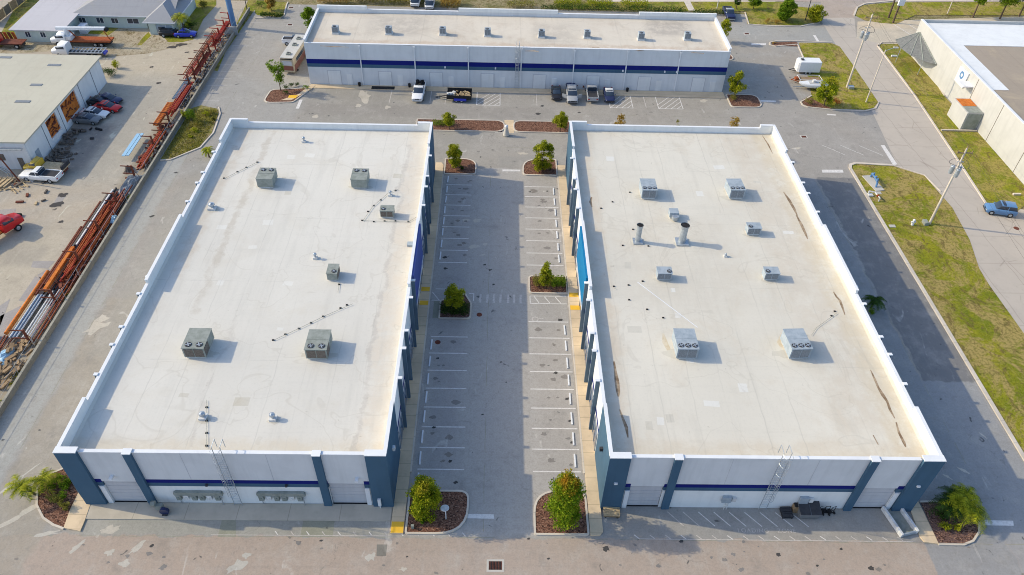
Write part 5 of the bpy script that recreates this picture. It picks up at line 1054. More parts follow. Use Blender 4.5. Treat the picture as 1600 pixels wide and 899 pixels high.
def rod(name, cat, label, group, x, y0, y1, z, r, mat, square=False, dx=0.0, hollow=True):
    m = MB()
    if square:
        a = atan2(y1-y0, dx); L = sqrt(dx*dx+(y1-y0)**2); m.obox((x+dx/2,(y0+y1)/2,z+r), (L,2*r,2*r), a)
    else:
        m.cyl((x,y0,z+r),(x+dx,y1,z+r), r, n=8)
    o = m.build(name, mat); return tag(o, label, cat, group)
random.seed(11)
GP = 'rusty pipes stacked along the yard wall'
LP = 'long rusty red steel pipe lying in the stack along the yard wall'
for k in range(20):
    x = -56.2+.22*(k % 8)+random.uniform(-.05,.05); z = .35+.24*(k//8); y0 = random.uniform(72,77); rod('steel_pipe', 'steel pipe', LP, GP, x, y0, y0+random.uniform(11,16), z, random.uniform(.07,.11), random.choice([M['rust'], M['redp'], M['rust']]), dx=random.uniform(-.25,.25))
for k in range(14):
    x = -56.3+.26*(k % 7)+random.uniform(-.05,.05); z = .3+.25*(k//7); y0 = random.uniform(84,87); rod('steel_pipe', 'steel pipe', LP, GP, x, y0, y0+random.uniform(5,8), z, random.uniform(.07,.10), random.choice([M['rust'], M['redp'], M['rustd']]), dx=random.uniform(-.2,.2))
for k in range(4): rod('steel_channel', 'steel channel', 'long dark rusty steel channel on the yard side of the pipe stack', 'dark channels on the outer side of the pipe stack', -58.2+.32*k, [70,72,79,80][k], [84,90,92,93][k], .25, .11, [M['rustd'], M['rustd'], M['coil'], M['pvc']][k], True)
rod('steel_beam', 'steel beam', 'broad orange-brown beam in the middle of the pipe stack', None, -57.1, 70.5, 79.0, .5, .22, M['rusto'], True)
rod('steel_pipe', 'steel pipe', 'thick orange rusty pipe ending lowest on the yard side of the stack', None, -58.6, 63.2, 74.5, .15, .24, M['rusto'])
for k in range(5): rod('pale_pipe', 'pale pipe', 'long pale blue-grey pipe in the front bundle beside the orange pipe', 'pale pipes in the front bundle', -57.9+.2*k, 62.6, 70.0, .25+.1*(k % 2), .1, M['bpipe'] if k % 2 else M['pvc'])
for k in range(7): rod('white_pipe', 'white pipe', 'slim white pipe in the loose bundle near the wall by the blue cover', 'slim white pipes near the wall', -56.3+.17*k, 62.4+random.uniform(-.4,.4), 70.5+random.uniform(-1,1), .45+.12*(k % 2), .06, M['pvc'])
for k in range(9): rod('steel_pipe', 'steel pipe', 'dark rusty pipe in the front stack close to the wall', 'dark pipes in the front stack', -55.4+.14*k, 61+random.uniform(0,3), 71+random.uniform(-2,3), .2+.14*(k % 3), .07, M['rustd'] if k % 2 else M['rust'], dx=random.uniform(-.2,.2))
for k in range(6): rod('steel_bar', 'steel bar', 'rusty red bar lying askew on top of the pipe stack', 'askew bars on top of the pipe stack', -56.4+random.uniform(0,1.2), 72+2*k, 75+2*k, .95, .05, M['redp'], dx=random.uniform(-.8,.8))
for k in range(3): rod('blue_tube', 'blue tube', 'blue-grey square tube lying on the weedy ground at the left edge', 'blue-grey tubes at the left edge', -57.6+.3*k, 54.2, 57.9, .2, .11, M['bpipe'], True, dx=.15)
for k in range(4): rod('steel_pipe', 'steel pipe', 'thin rusty pipe across the ground at the left picture edge', 'thin pipes at the left picture edge', -60.2+.4*k, 56.2, 60.6, .1, .07, M['rustd'], dx=.3)
for k in range(10): rod('steel_pipe', 'steel pipe', 'orange rusty pipe in the short open-topped bundle beside the wild verge', 'orange pipes beside the wild verge', -56.9+.2*(k % 5), 110.2+random.uniform(-.2,.2), 117.5, 1.0+.2*(k//5), .1, M['rusto'] if k % 3 else M['rust'])
for k in range(12): rod('steel_pipe', 'steel pipe', 'red rusty pipe in the heap between the blue board and the wall', 'red pipes between the blue board and the wall', -55.6+.17*(k % 6), 98+random.uniform(0,2), 108+random.uniform(0,2), .5+.2*(k//6), .09, M['rust'] if k % 2 else M['redp'], dx=random.uniform(-.3,.3))
for k in range(12): rod('steel_pipe', 'steel pipe', 'red rusty pipe stacked on the racks behind the green shrub', 'red pipes behind the green shrub', -55.8+.2*(k % 6), 113+random.uniform(0,2), 123+random.uniform(0,2), 1.0+.3*(k//6), .09, M['redp'] if k % 3 else M['rust'], dx=random.uniform(-.2,.2))
for k in range(8): rod('steel_pipe', 'steel pipe', 'bright red steel length on the farthest racks', 'red lengths on the farthest racks', -55.5+.2*(k % 4), 139.0+2*(k//4), 149.5, 1.5+.4*(k//4), .1, M['redp'])
for k in range(5): rod('steel_pipe', 'steel pipe', 'dark steel length on the middle racks before the pale sheets', 'dark lengths on the middle racks', -55.7+.2*k, 127.0, 136.5, 1.5, .09, M['rustd'] if k % 2 else M['redp'])
for k in range(5): rod('blue_tube', 'blue tube', 'blue steel tube on the racks just above the red pipe bundle', 'blue tubes on the racks', -56.5+.2*k, 118.6, 126.5, 1.3, .09, M['bpipe'] if k % 2 else M['coilb'], dx=.1)
for k, (y0, y1) in enumerate([(101.3,107.9)]):
    o = MB().box(-58.2,-57.75,y0,y1,.9,1.0).box(-58.9,-58.35,y0,y1,.8,.92).build('blue_sheet', P_['sky']); tag(o, 'long sky-blue metal sheets lying on the rack beside the wild verge', 'metal sheet')
random.seed(77)
for k in range(26): rod('steel_pipe', 'steel pipe', 'dark rusty length in the cluttered heap at the lower left edge', 'dark lengths in the lower left heap', -59.8+.2*(k % 13)+random.uniform(-.08,.08), 53+random.uniform(0,5), 61+random.uniform(-1,3), .08+.16*(k//13), random.uniform(.05,.09), random.choice([M['rustd'], M['rust'], M['wood'], M['coil']]), k % 3 == 0, dx=random.uniform(-.5,.7))
for k in range(14): rod('steel_channel', 'steel channel', 'dark steel channel beneath the red pipes of the long stack', 'dark channels beneath the long red stack', -57.6+.24*k, 70+random.uniform(-2,2), 92+random.uniform(-4,3), .05, .09, M['rustd'] if k % 2 else M['dark'], True)
for k in range(16): rod('steel_pipe', 'steel pipe', 'rusty length on the upper arms of the far racks', 'lengths on the upper arms of the far racks', -56.4+.16*(k % 8), 124+7*(k//8)+random.uniform(0,2), 133+9*(k//8)+random.uniform(0,3), 1.9+.8*(k % 2), .07, random.choice([M['rust'], M['redp'], M['rustd']]))
def jumble(x0, x1, y0, y1, n, mat, label, h=.6):
    m = MB()
    for _ in range(n): m.obox((random.uniform(x0,x1), random.uniform(y0,y1), random.uniform(.05,h)), (random.uniform(.1,.5), random.uniform(.2,1.4), random.uniform(.05,.3)), random.uniform(-.6,.6), random.uniform(-.4,.4))
    tag(m.build('scrap_heap', mat), label, 'scrap heap')
jumble(-57.2,-54.3,55,62,60,M['wood'],'brown timber and scrap jumble between the weeds at lower left')
jumble(-56.6,-54.3,71,84,90,M['rustd'],'dark scrap jumble under the long red pipe stack')
jumble(-56.4,-54.4,99,112,70,M['rustd'],'dark scrap jumble beneath the pipes beside the wild verge')
jumble(-56.2,-54.4,118,150,110,M['coil'],'dark scrap strewn beneath the far racks along the wall', .5)
def tarp(x0,x1,y0,y1,h,mat,label,name='tarpaulin_heap'):
    m = MB(); n = 9; V = []
    for i in range(n):
        for j in range(n):
            u = i/(n-1); v = j/(n-1); e = min(u,1-u,v,1-v)*3; z = h*min(1,e)*random.uniform(.65,1.1)+.02
            V.append((x0+(x1-x0)*u+random.uniform(-.06,.06), y0+(y1-y0)*v+random.uniform(-.06,.06), z if 0 < i < n-1 and 0 < j < n-1 else .0))
    m.add(V, [(i*n+j,(i+1)*n+j,(i+1)*n+j+1,i*n+j+1) for i in range(n-1) for j in range(n-1)])
    o = m.build(name, mat); tag(o, label, 'tarpaulin')
tarp(-56.6,-54.2,91.6,97.4,1.0, M['coilb'], 'dark grey-purple tarpaulin heap crossed by poles beside the wall'); tarp(-54.9,-53.9,84.9,86.9,.9, P_['sky'], 'pale blue bag-like cover close to the wall by the weeds')
tarp(-57.5,-56.7,97.6,99.6,.9, M['coil'], 'small dark cover at the lower end of the blue sheets'); tarp(-58.0,-56.6,58.6,61.4,.6, P_['sky'], 'pale blue flat cover on a trailer bed at lower left', 'flat_cover')
tarp(-61.3,-59.9,104,110,.02+.01, M['coil'], 'dark low debris smear in the shade of the shed') if False else None
# tan shed at left
sh = empty('shed', (-85, 112, 0), 0, 'tan flat-roofed metal shed with open orange bays along its right side', 'building')
sx1, sy0, sy1, shh = -71.2, 98.4, 126.6, 4.8
part(MB().box(-112, sx1, sy0, sy0+.3, 0, shh), 'end_wall', M['panel'], sh); part(MB().box(-112, sx1, sy1-.3, sy1, 0, shh), 'end_wall', M['panel'], sh)
rp = MB().box(-112.3, sx1+.5, sy0-.3, sy1+.4, shh+.001, shh+.22); part(rp, 'roof', roofmat('tan metal roof', (.52,.49,.39), (.42,.37,.28), 1.5, .4), sh)
bays = [(99.0,103.2,0),(104.6,108.0,1),(109.4,113.6,2),(115.2,119.4,2)]
sw = MB(); prev = sy0+.3
BAY = [(105.2,108.6),(110.6,116.0)]
for a, b in BAY: sw.box(sx1-.3, sx1, prev, a, 0, shh); sw.box(sx1-.3, sx1, a, b, shh-.6, shh); sw.box(sx1-.3, sx1, a, b, 0, 1.2 if a < 106 else .9); prev = b
sw.box(sx1-.3, sx1, prev, sy1-.3, 0, shh); part(sw, 'side_wall', M['white'], sh)
for a, b in BAY:
    o = part(MB().box(sx1-.29, sx1-.2, a, b, .9, shh-.6), 'open_bay', M['rusto'], sh); m = MB()
    for k in range(16): m.obox((sx1-.12, random.uniform(a+.3,b-.3), random.uniform(1.2,shh-.9)), (.1,random.uniform(.3,1.3),random.uniform(.08,.3)), 0, 0, random.uniform(-1,1))
    m.build('stored_timber', M['rustd'], o, world=True)
for y in (104.0,109.6,117.4,122.5): part(MB().box(sx1+.001, sx1+.06, y-.04, y+.04, 0, shh-.02), 'wall_seam', M['coilb'], sh)
part(MB().box(sx1+.001, sx1+.07, 100.0, 101.1, 0, 2.2), 'door', M['hvacb'], sh)
part(MB().box(-76.5,-75.0,sy0-.06,sy0-.001,1.6,2.7), 'window', M['coil'], sh); part(MB().box(-73.2,-72.4,sy0-.06,sy0-.001,.0,2.1), 'door', M['coil'], sh)
for a, b in (((24,159),(45,162)),((48,133),(64,135)),((75,102),(93,104)),((0,90),(12,96))):
    A_, B_ = at(*a, shh+.2), at(*b, shh+.2); part(MB().box(A_.x, B_.x, A_.y-.35, A_.y+.35, shh+.222, shh+.28), 'skylight', M['coilb'], sh)
part(MB().box(-95, -71.4, sy0-.9, sy0-.35, shh-.9, shh-.8), 'gutter', M['steel'], sh)
# lean-to pipes arch and lumber in front of the shed
m = MB()
for r_ in (3.6,4.1,4.6):
    pts = [(-77.5+r_*cos(a), 96.4-.1*r_, .3+r_*.55*sin(a)) for a in [pi*i/10 for i in range(11)]]; m.tube(pts, .1, 6)
tag(m.build('hoop_frame', M['steel']), 'grey curved pipe hoops standing in front of the tan shed', 'hoops')
m = MB()
for k in range(9): m.obox((-76+.36*k, 94.3+.05*(k % 3), .35+.1*(k % 2)), (.22, 2.6, .14), R(-12))
tag(m.build('timber_stack', M['woodp']), 'orange-yellow stack of planks beneath the curved hoops', 'planks')
tag(MB().cyl(at(31,284,0), (at(31,284,0).x-1.2, at(31,284,0).y-.2, 5.0), .12, .1, 7).build('leaning_pole', M['rustd']), 'dark leaning pole standing by the planks at left', 'pole')
random.seed(5)
m = MB()
for k in range(26): m.obox((random.uniform(-74.5,-70.5), random.uniform(92.4,95.2), .12), (random.uniform(.4,1.6),.14,.1), random.uniform(-.8,.8))
tag(m.build('scrap_timber', M['woodp']), 'scattered scrap timber on the ground left of the white pickup', 'scrap heap')
m = MB()
for k in range(60):
    a = random.random(); m.obox((-69.6+5.6*a*0+random.uniform(-1.0,1.3), 99+a*11, random.uniform(.05,.4)), (random.uniform(.3,1.4),random.uniform(.1,.5),random.uniform(.1,.5)), random.uniform(0,3), random.uniform(-.5,.5))
tag(m.build('scrap_heap', M['coil']), 'dark heap of parts strewn in the shade along the tan shed', 'scrap heap')
o = MB().box(*(lambda q: (q.x-.5,q.x+.5,q.y-.3,q.y+.3))(at(28,338,0)), 0, .35).build('crate', M['black']); tag(o, 'small black box alone on the yard concrete above the red truck', 'box')
# house
hs = empty('house', (-80, 152, 0), 0, 'low pale green house with grey hipped roof and a flat-roofed annex', 'house')
grn = wallmat('pale green wall', (.55,.62,.57), .12); shg = roofmat('shingle roof', (.33,.33,.34), (.25,.25,.27), .9, .5); annr = roofmat('pale annex roof', (.52,.50,.51), (.45,.43,.42), 1.2, .2)
a0 = at(30,64,0); a1 = at(94,70,0); a2 = at(127,44,0)
ax0, ax1, ay0 = a0.x, a1.x+.6, 142.6
part(MB().box(ax0, ax1, ay0, ay0+13, 0, 2.6), 'annex_wall', grn, hs); part(MB().add([(ax0-.6,ay0-.6,2.62),(ax1+.6,ay0-.6,2.62),(ax1+.9,ay0+13.6,3.2),(ax0-.3,ay0+13.6,3.2),(ax0-.6,ay0-.6,2.45),(ax1+.6,ay0-.6,2.45),(ax1+.9,ay0+13.6,3.0),(ax0-.3,ay0+13.6,3.0)], [(0,1,2,3),(4,5,1,0),(5,6,2,1),(7,3,2,6),(4,0,3,7)]), 'annex_roof', annr, hs)
def hwin(x, y, w_, z0=1.0, z1=2.0): 
    o = part(MB().box(x, x+w_, y-.06, y-.002, z0, z1), 'window', M['glass'], hs); m = MB().box(x-.08, x, y-.1, y-.002, z0-.08, z1+.08).box(x+w_, x+w_+.08, y-.1, y-.002, z0-.08, z1+.08).box(x, x+w_, y-.1, y-.002, z1, z1+.08).box(x, x+w_, y-.1, y-.002, z0-.08, z0).box(x+w_/2-.03, x+w_/2+.03, y-.1, y-.062, z0, z1); m.build('window_frame', M['cap'], o, world=True)
hwin(ax0+2.0, ay0, .9); hwin(ax0+4.9, ay0, .9)
mx0, mx1, my0, my1 = at(122,44,0).x, at(232,44,0).x, 149.8, 158.5
part(MB().box(mx0, mx1, my0, my1, 0, 2.7), 'wall', grn, hs)
rf = MB().add([(mx0-.7,my0-.7,2.72),(mx1+6,my0-.7,2.72),(mx1+6,(my0+my1)/2,4.6),(mx0+4,(my0+my1)/2,4.6),(mx0-.7,my1+.7,2.72),(mx1+6,my1+.7,2.72)], [(0,1,2,3),(0,3,4),(4,3,2,5)]); part(rf, 'roof', shg, hs)
for x in (136,164,187,212): hwin(at(x-2,36,0).x, my0, 1.3 if x != 212 else 2.2)
gx0, gx1, gy0 = at(236,54,0).x, at(275,54,0).x, 147.0
part(MB().box(gx0, gx1, gy0, gy0+14, 0, 2.7), 'wing_wall', grn, hs)
gm_ = (gx0+gx1)/2
part(MB().add([(gx0-.7,gy0-.7,2.73),(gx1+.7,gy0-.7,2.73),(gm_,gy0+3.8,4.75),(gx1+.7,gy0+15,2.73),(gm_,gy0+15,4.75),(gx0-.7,gy0+15,2.73)], [(0,1,2),(1,3,4,2),(0,2,4,5)]), 'wing_roof', shg, hs)
part(MB().box(gx0-.72,gx1+.72,gy0-.76,gy0-.7,2.6,2.78).box(gx1+.7,gx1+.78,gy0-.76,gy0+15,2.6,2.78).box(mx0-.7,gx0-.75,my0-.78,my0-.71,2.6,2.78), 'eaves_board', M['cap'], hs)
hwin(gx0+2.2, gy0, 1.2); hwin(gx0+.5, gy0, .01) if False else None
o = MB().box(ax1+1.2, ax1+2.6, ay0+4.0, ay0+5.6, 0, 1.6).build('white_locker', M['cap']); tag(o, 'white locker box in the angle between annex and house', 'box')
t = empty('covered_boat', at(262, 52, 0), R(4), 'pale box trailer with dark window behind the black car', 'trailer'); MB().loft([sec(-1.6,.5,2.1,.9,.15), sec(1.5,.5,2.1,.9,.15)]).build('box_body', M['hvacb'], t); MB().box(-1.2,.1,-.93,-.9,1.0,1.7).build('window', M['glass'], t); wheels(t, 3, .9, (0,), .3)
# top-left timber fence beside the field
fa, fb = at(2,32,0), at(42,0,0); d = (fb-fa).normalized(); n_ = int((fb-fa).length/2.5)
wf = empty('timber_fence', (fa.x, fa.y, 0), 0, 'brown panel fence with pale posts in the top left corner', 'fence')
for k in range(n_+2):
    p0 = fa+d*2.5*k-d*3; c = p0+d*1.2; part(MB().obox((c.x,c.y,.95), (2.2,.08,1.7), atan2(d.y,d.x)), 'fence_panel', M['wood'] if k % 2 else M['coil'], wf); part(MB().box(p0.x-.08,p0.x+.08,p0.y-.08,p0.y+.08,0,2.0), 'fence_post', M['woodp'], wf)
rl = empty('red_panels', at(12, 62, 0), 0, 'leaning dark red panels left of the flat annex', 'panels')
for k in range(5): MB().obox((-1.6+k*.8, 0, .8), (.6,.1,1.6), 0, 0, R(12)).build('panel', M['rustd'] if k % 2 else M['rust'], rl)
g = empty('mesh_gate', at(362, 56, 0), 0, 'grey mesh yard gate near the foot of the blue sign pole', 'gate')
MB().obox((0,0,.9), (2.6,.06,1.7), R(6)).build('gate_leaf', M['steel'], g); MB().cyl((-1.3,-.1,0),(-1.3,-.1,1.9), .06).cyl((1.3,.12,0),(1.3,.12,1.9), .06).build('gate_post', M['steel'], g)
q = at(366, 43, 0); t = empty('sign_pole', q, 0, 'massive dark blue sign pole rising out of the top of the picture', 'pole')
MB().cyl((0,0,0),(0,0,16), .55, .5, 14).build('pole', P_['blue'], t); MB().cyl((0,0,0),(0,0,.4), .8, n=14).build('base', M['pad'], t); MB().box(-3,3,-.4,.4,16.01,19).build('sign_box', M['cap'], t)
# ================================================================ EAST WHITE BUILDING
eb = empty('store_building', (100, 115, 0), 0, 'white windowless building at the right with a brown gravel roof and a pale lean-to', 'building')
ex0, ey0, ey1, eh = 83.6, 70.0, 146.0, 7.0
part(MB().box(ex0, ex0+.35, ey0, ey1-.36, 0, eh), 'side_wall', M['tanw'], eb)
part(MB().box(ex0, 160, ey1-.35, ey1, 0, eh).box(ex0, 160, ey0-.36, ey0-.001, 0, eh), 'end_wall', M['tanw'], eb)
part(MB().box(ex0+.351, 160, ey0, 135.5, eh-1.0, eh-.55), 'gravel_roof', M['brownroof'], eb); part(MB().box(ex0+.351, 160, 135.52, ey1-.36, eh-1.0, eh-.5).box(ex0+.351, 87.6, 118, 135.51, eh-.548, eh-.5), 'white_roof', M['white'], eb)
part(MB().box(ex0-.05, ex0+.4, ey0, ey1, eh+.002, eh+.08), 'coping', M['cap'], eb)
for y in (102.5,112.0,121.0): part(MB().box(ex0-.03, ex0-.002, y-.05, y+.05, 0, eh-.02), 'wall_joint', M['coil'], eb)
q = at(1488, 118, 0)
part(MB().box(ex0-1.8, ex0-.002, 121.5, 123.6, 5.0, 5.2), 'canopy', M['cap'], eb)
o = part(MB().box(ex0-.25, ex0-.035, 124.0, 127.2, 3.6, 6.4), 'sign_panel', M['cap'], eb)
sgn = MB(); 
for k in range(16):
    a = 2*pi*k/16; b = 2*pi*(k+1)/16; sgn.add([(ex0-.262,125.7+.7*cos(a),5.3+.7*sin(a)),(ex0-.262,125.7+.7*cos(b),5.3+.7*sin(b)),(ex0-.262,125.7+.3*cos(b),5.3+.3*sin(b)),(ex0-.262,125.7+.3*cos(a),5.3+.3*sin(a))], [(0,1,2,3)])
sgn.box(ex0-.27, ex0-.251, 124.3, 124.9, 4.2, 4.6); sgn.build('sign_emblem', P_['blue'], o, world=True)
t = empty('lean_to_box', (82.0, 118.2, 0), 0, 'small white block annex with a rusty louvred top against the white building', 'annex')
part(MB().box(80.7, 83.54, 115.6, 120.8, 0, 3.3), 'block_wall', M['tanw'], t); part(MB().box(80.9, 83.4, 118.0, 120.6, 3.302, 3.36), 'rusty_louvre', M['rusto'], t); part(MB().box(80.9, 83.4, 115.7, 117.9, 3.302, 3.34), 'roof_plate', M['hvac'], t); part(MB().box(81.0, 83.3, 115.52, 115.598, .1, 3.1), 'front_panel', M['hvac'], t)
t = empty('lattice_canopy', at(1440, 88, 0), 0, 'grey ribbed fan-shaped awning at the corner of the white building', 'awning')
bx, by = at(1440,88,0).x, at(1440,88,0).y
A0 = Vector((83.5,144.5,5.0)); rim = [Vector((79.4,144.8,3.2)), Vector((79.3,141.5,3.0)), Vector((80.1,138.6,2.9)), Vector((81.6,136.2,2.9)), Vector((83.4,134.6,3.0))]; off = Vector((bx,by,0))
m = MB()
for a_, b_ in zip(rim[:-1], rim[1:]):
    q4 = [A0-off, a_-off, b_-off]; m.add([tuple(p) for p in q4]+[tuple(p+Vector((0,0,-.08))) for p in q4], [(0,1,2),(5,4,3),(1,4,5,2)])
m.build('canopy', plain('grey canvas', (.21,.215,.205), (.15,.155,.15), 2.5, .95), t)
rb = MB()
for a_ in rim: rb.cyl(tuple(A0-off), tuple(a_-off), .09, n=5)
rb.build('ribs', M['hvac'], t)
for a_ in rim[1:4:2]: MB().cyl((a_.x-bx,a_.y-by,0),(a_.x-bx,a_.y-by,a_.z), .06).build('post', M['steel'], t)
tag(MB().box(77.2, 83.5, 115.0, 115.3, 0, .25).build('low_wall', M['kerb']), 'low concrete edging across the verge before the white building', 'edging')
# ================================================================ POLES
def upole(px, py, tx, ty, label, equip=True, r=.2, mat=None):
    q = at(px, py, 0); h = zat(q.x, q.y, ty); t = empty('utility_pole', q, 0, label, 'utility pole')
    MB().cyl((0,0,0),(0,0,h), r, r*.62, 10).build('pole', mat or M['kerb'], t)
    if equip:
        zc = h*.72
        for a in (.4, 2.5, 4.6):
            o = MB().cyl((.55*cos(a),.55*sin(a),zc-.6),(.55*cos(a),.55*sin(a),zc+.5), .3, n=12).ball((.55*cos(a),.55*sin(a),zc+.5), (.3,.3,.12)).build('transformer', M['steel'], t); MB().cyl((.55*cos(a),.55*sin(a),zc+.6),(.55*cos(a),.55*sin(a),zc+.85), .06).build('bushing', M['pvc'], o)
        pts = [(1.3*cos(a), 1.3*sin(a), zc+1.2+.2*sin(2*a)) for a in [2*pi*i/16 for i in range(17)]]; MB().tube(pts, .03, 4).build('wire_loop', M['dark'], t)
        MB().box(-1.1,1.1,-.06,.06,h-.8,h-.66).cyl((-1,0,h-.66),(-1,0,h-.4), .07).cyl((1,0,h-.66),(1,0,h-.4), .07).cyl((0,0,h),(0,0,h+.35), .07).build('crossarm', M['wood'], t)
        MB().box(-.5,.5,-.05,.05,zc+1.4,zc+1.5).build('bracket', M['steel'], t)
    return t, h
pa_, ha_ = upole(1452, 350, 1519, 232, 'tall concrete utility pole with transformers on the grass right of the right warehouse')
pb_, hb_ = upole(1323, 137, 1367, 22, 'tall concrete utility pole with transformers beyond the boat and trailers')
for k, (ox, lbl) in enumerate([(-1.0,'left thin overhead cable strung between the two tall utility poles'), (0,'middle thin overhead cable strung between the two tall utility poles'), (1.0,'right thin overhead cable strung between the two tall utility poles')]):
    A_ = Vector((pa_.location.x+ox, pa_.location.y, ha_-.35+(.6 if ox == 0 else 0))); B_ = Vector((pb_.location.x+ox, pb_.location.y, hb_-.35+(.6 if ox == 0 else 0)))
    pts = [A_.lerp(B_, i/16)-Vector((0,0,4*.9*(i/16)*(1-i/16))) for i in range(17)]; C_ = A_+(A_-B_)*1.2; pts = [C_.lerp(A_, i/16)-Vector((0,0,4*1.1*(i/16)*(1-i/16))) for i in range(16)]+pts
    D_ = B_+(B_-A_); pts += [B_.lerp(D_, i/16)-Vector((0,0,4*.9*(i/16)*(1-i/16))) for i in range(1, 17)]
    o = MB().tube(pts, .014, 4).build('overhead_cable', M['dark']); tag(o, lbl, 'cable', 'cables between the utility poles')
t, h = upole(1353, 160, 1388, 78, 'slim lamp pole with cobra head at the tip of the triangular lawn', False, .13)
MB().cyl((0,0,h-.2),(1.6,.3,h+.3), .05).build('lamp_arm', M['steel'], t); MB().box(1.4,2.2,.15,.5,h+.2,h+.38).build('lamp_head', M['tanw'], t)
t, h = upole(1258, 32, 1268, -20, 'thin dark lamp pole in the shrubs at the drive entrance', False, .1, M['dark'])
t, h = upole(1388, 28, 1400, -30, 'dark wooden post left of a pair near the top right lawn', False, .22, M['bark'])
t, h = upole(1395, 36, 1412, -25, 'dark wooden post right of a pair near the top right lawn', False, .22, M['bark']); MB().box(-.4,.9,-.2,.2,h-4.6,h-3.0).build('meter_box', M['cap'], t)
t, h = upole(1480, 22, 1490, -10, 'pale thin lamp pole on the top right lawn', False, .12)
t, h = upole(1120, 14, 1121, -10, 'short white post on the lawn behind the back building', False, .08, M['cap']) 
t, h = upole(387, 20, 382, -20, 'thin dark pole near the driveway by the blue sign pole', False, .09, M['dark'])
q = at(790, 213, 0); t = empty('obelisk_vent', (q.x+.1, q.y+.2, .1), 0, 'pale stone-clad stump with a white cap in the mulch median', 'marker'); MB().cyl((0,0,0),(0,0,1.4), .55, .28, 8).build('stump', M['pad'], t); MB().ball((0,0,1.65), .3).build('cap', M['cap'], t)
# utility things on the east lawn
q = at(1364, 287, 0); t = empty('valve_assembly', (q.x, q.y, .03), R(0), 'blue pipework valve assembly on a pale slab in the east lawn', 'valve assembly')
MB().obox((0,0,.05), (1.5,4.2,.12), R(10)).build('slab', M['pad'], t); MB().tube([(.2,1.7,.1),(.2,1.6,.8),(.15,.6,.85),(.1,-.8,.85),(0,-1.2,.1)], .16, 8).build('blue_pipe', P_['blue'], t)
for z in (1.0,.1,-.6): MB().cyl((.15,z,.85),(.15,z,1.3), .2, .14).build('valve', P_['blue'], t)
q = at(1365, 309, 0); t = empty('pipe_fittings', (q.x, q.y, .03), 0, 'small cluster of white pipes below the blue valve assembly', 'pipes')
MB().tube([(-.6,.8,0),(-.6,.8,.6),(.2,.5,.6),(.4,-1,.6),(.4,-1,0)], .1).box(-.7,0,.2,.9,0,.2).build('pipework', M['pvc'], t); MB().ball((.3,-.4,.6), .22).build('valve', M['rust'], t)
for px, py, l_ in ((1372,302,'small pale meter lid between the blue valves and white pipes'), (1394,354,'small pale lid alone on the east lawn left of the hydrant')):
    q = at(px, py, 0); tag(MB().box(q.x-.45,q.x+.45,q.y-.3,q.y+.3,.03,.1).build('meter_lid', M['pad']), l_, 'utility lid')
q = at(1425, 352, 0); t = empty('fire_hydrant', (q.x, q.y, .03), 0, 'white hydrant on the east lawn left of the tall pole', 'fire hydrant'); MB().cyl((0,0,0),(0,0,.85), .2, .17).ball((0,0,.85), .2).build('barrel', M['cap'], t); MB().cyl((-.34,0,.55),(.34,0,.55), .1).build('nozzle', M['cap'], t)
q = at(1446, 350, 0); tag(MB().box(q.x-.4,q.x+.2,q.y-.5,q.y+.5,.03,.5).build('utility_box', M['hvac']), 'dark green utility box at the foot of the tall pole', 'utility box')
q = at(1322, 138, 0); tag(MB().box(q.x+.3,q.x+1.3,q.y-.5,q.y+.3,.03,.5).build('utility_box', M['steel']), 'pale utility box at the foot of the far pole beyond the boat', 'utility box')
q = at(1396, 89, 0); tag(MB().box(q.x-.5,q.x+.6,q.y-.15,q.y+.15,.03,.35).build('low_sign', M['cap']), 'small white low sign on the verge before the white building', 'sign')
q = at(1590, 305, 0); tag(MB().box(q.x-.8,q.x+.4,q.y-.15,q.y+.15,.03,.3).build('low_marker', M['kerb']), 'small pale marker block on the verge above the light blue car', 'marker')
q = at(1588, 357, 0); tag(MB().cyl((q.x,q.y,.004),(q.x,q.y,.03), .4, n=12).build('manhole_cover', M['rustd']), 'dark cover in the concrete road below the light blue car', 'manhole cover')
rs = random.Random(3)
def litter(n, x0, x1, y0, y1, mats_, lbl):
    for k in range(n):
        x, y = rs.uniform(x0,x1), rs.uniform(y0,y1); o = MB().obox((x,y,.12), (rs.uniform(.3,1.3), rs.uniform(.15,.5), rs.uniform(.1,.3)), rs.uniform(0,3)).build('scrap_piece', rs.choice(mats_)); tag(o, lbl, 'scrap', lbl)
litter(16, -77, -66, 89.5, 96, [M['woodp'], M['pvc'], M['rustd'], M['coil']], 'loose scrap piece scattered on the ground around the white pickup in the left yard')
litter(12, -70.5, -66, 98, 112, [M['black'], M['coil'], M['dark']], 'dark loose part on the shaded ground along the tan shed')
# ================================================================ VEGETATION
def leafy(cl, n, size, seed):
    """many small leaf faces spread through clumps: cl = [(centre, radii, weight)]"""
    rn = random.Random(seed); m = MB(); W = sum(c[2] for c in cl)
    for c, r, w_ in cl:
        for _ in range(int(n*w_/W)):
            d = Vector((rn.gauss(0,1), rn.gauss(0,1), rn.gauss(0,1))).normalized()*(rn.random()**.45)
            p = Vector(c)+Vector((d.x*r[0], d.y*r[1], d.z*r[2])); s_ = size*rn.uniform(.6,1.4)
            u = Vector((rn.gauss(0,1), rn.gauss(0,1), rn.gauss(0,.7))).normalized(); v = u.cross(Vector((rn.gauss(0,1), rn.gauss(0,1), rn.gauss(0,1)))).normalized()
            a = p-u*s_*.5; b = p+u*s_*.5
            b0 = len(m.v); m.v += [tuple(a), tuple(p+v*s_*.28), tuple(b), tuple(p-v*s_*.28)]; m.f.append([b0,b0+1,b0+2,b0+3]); m.m.append(0); m.sm.append(False)
    return m
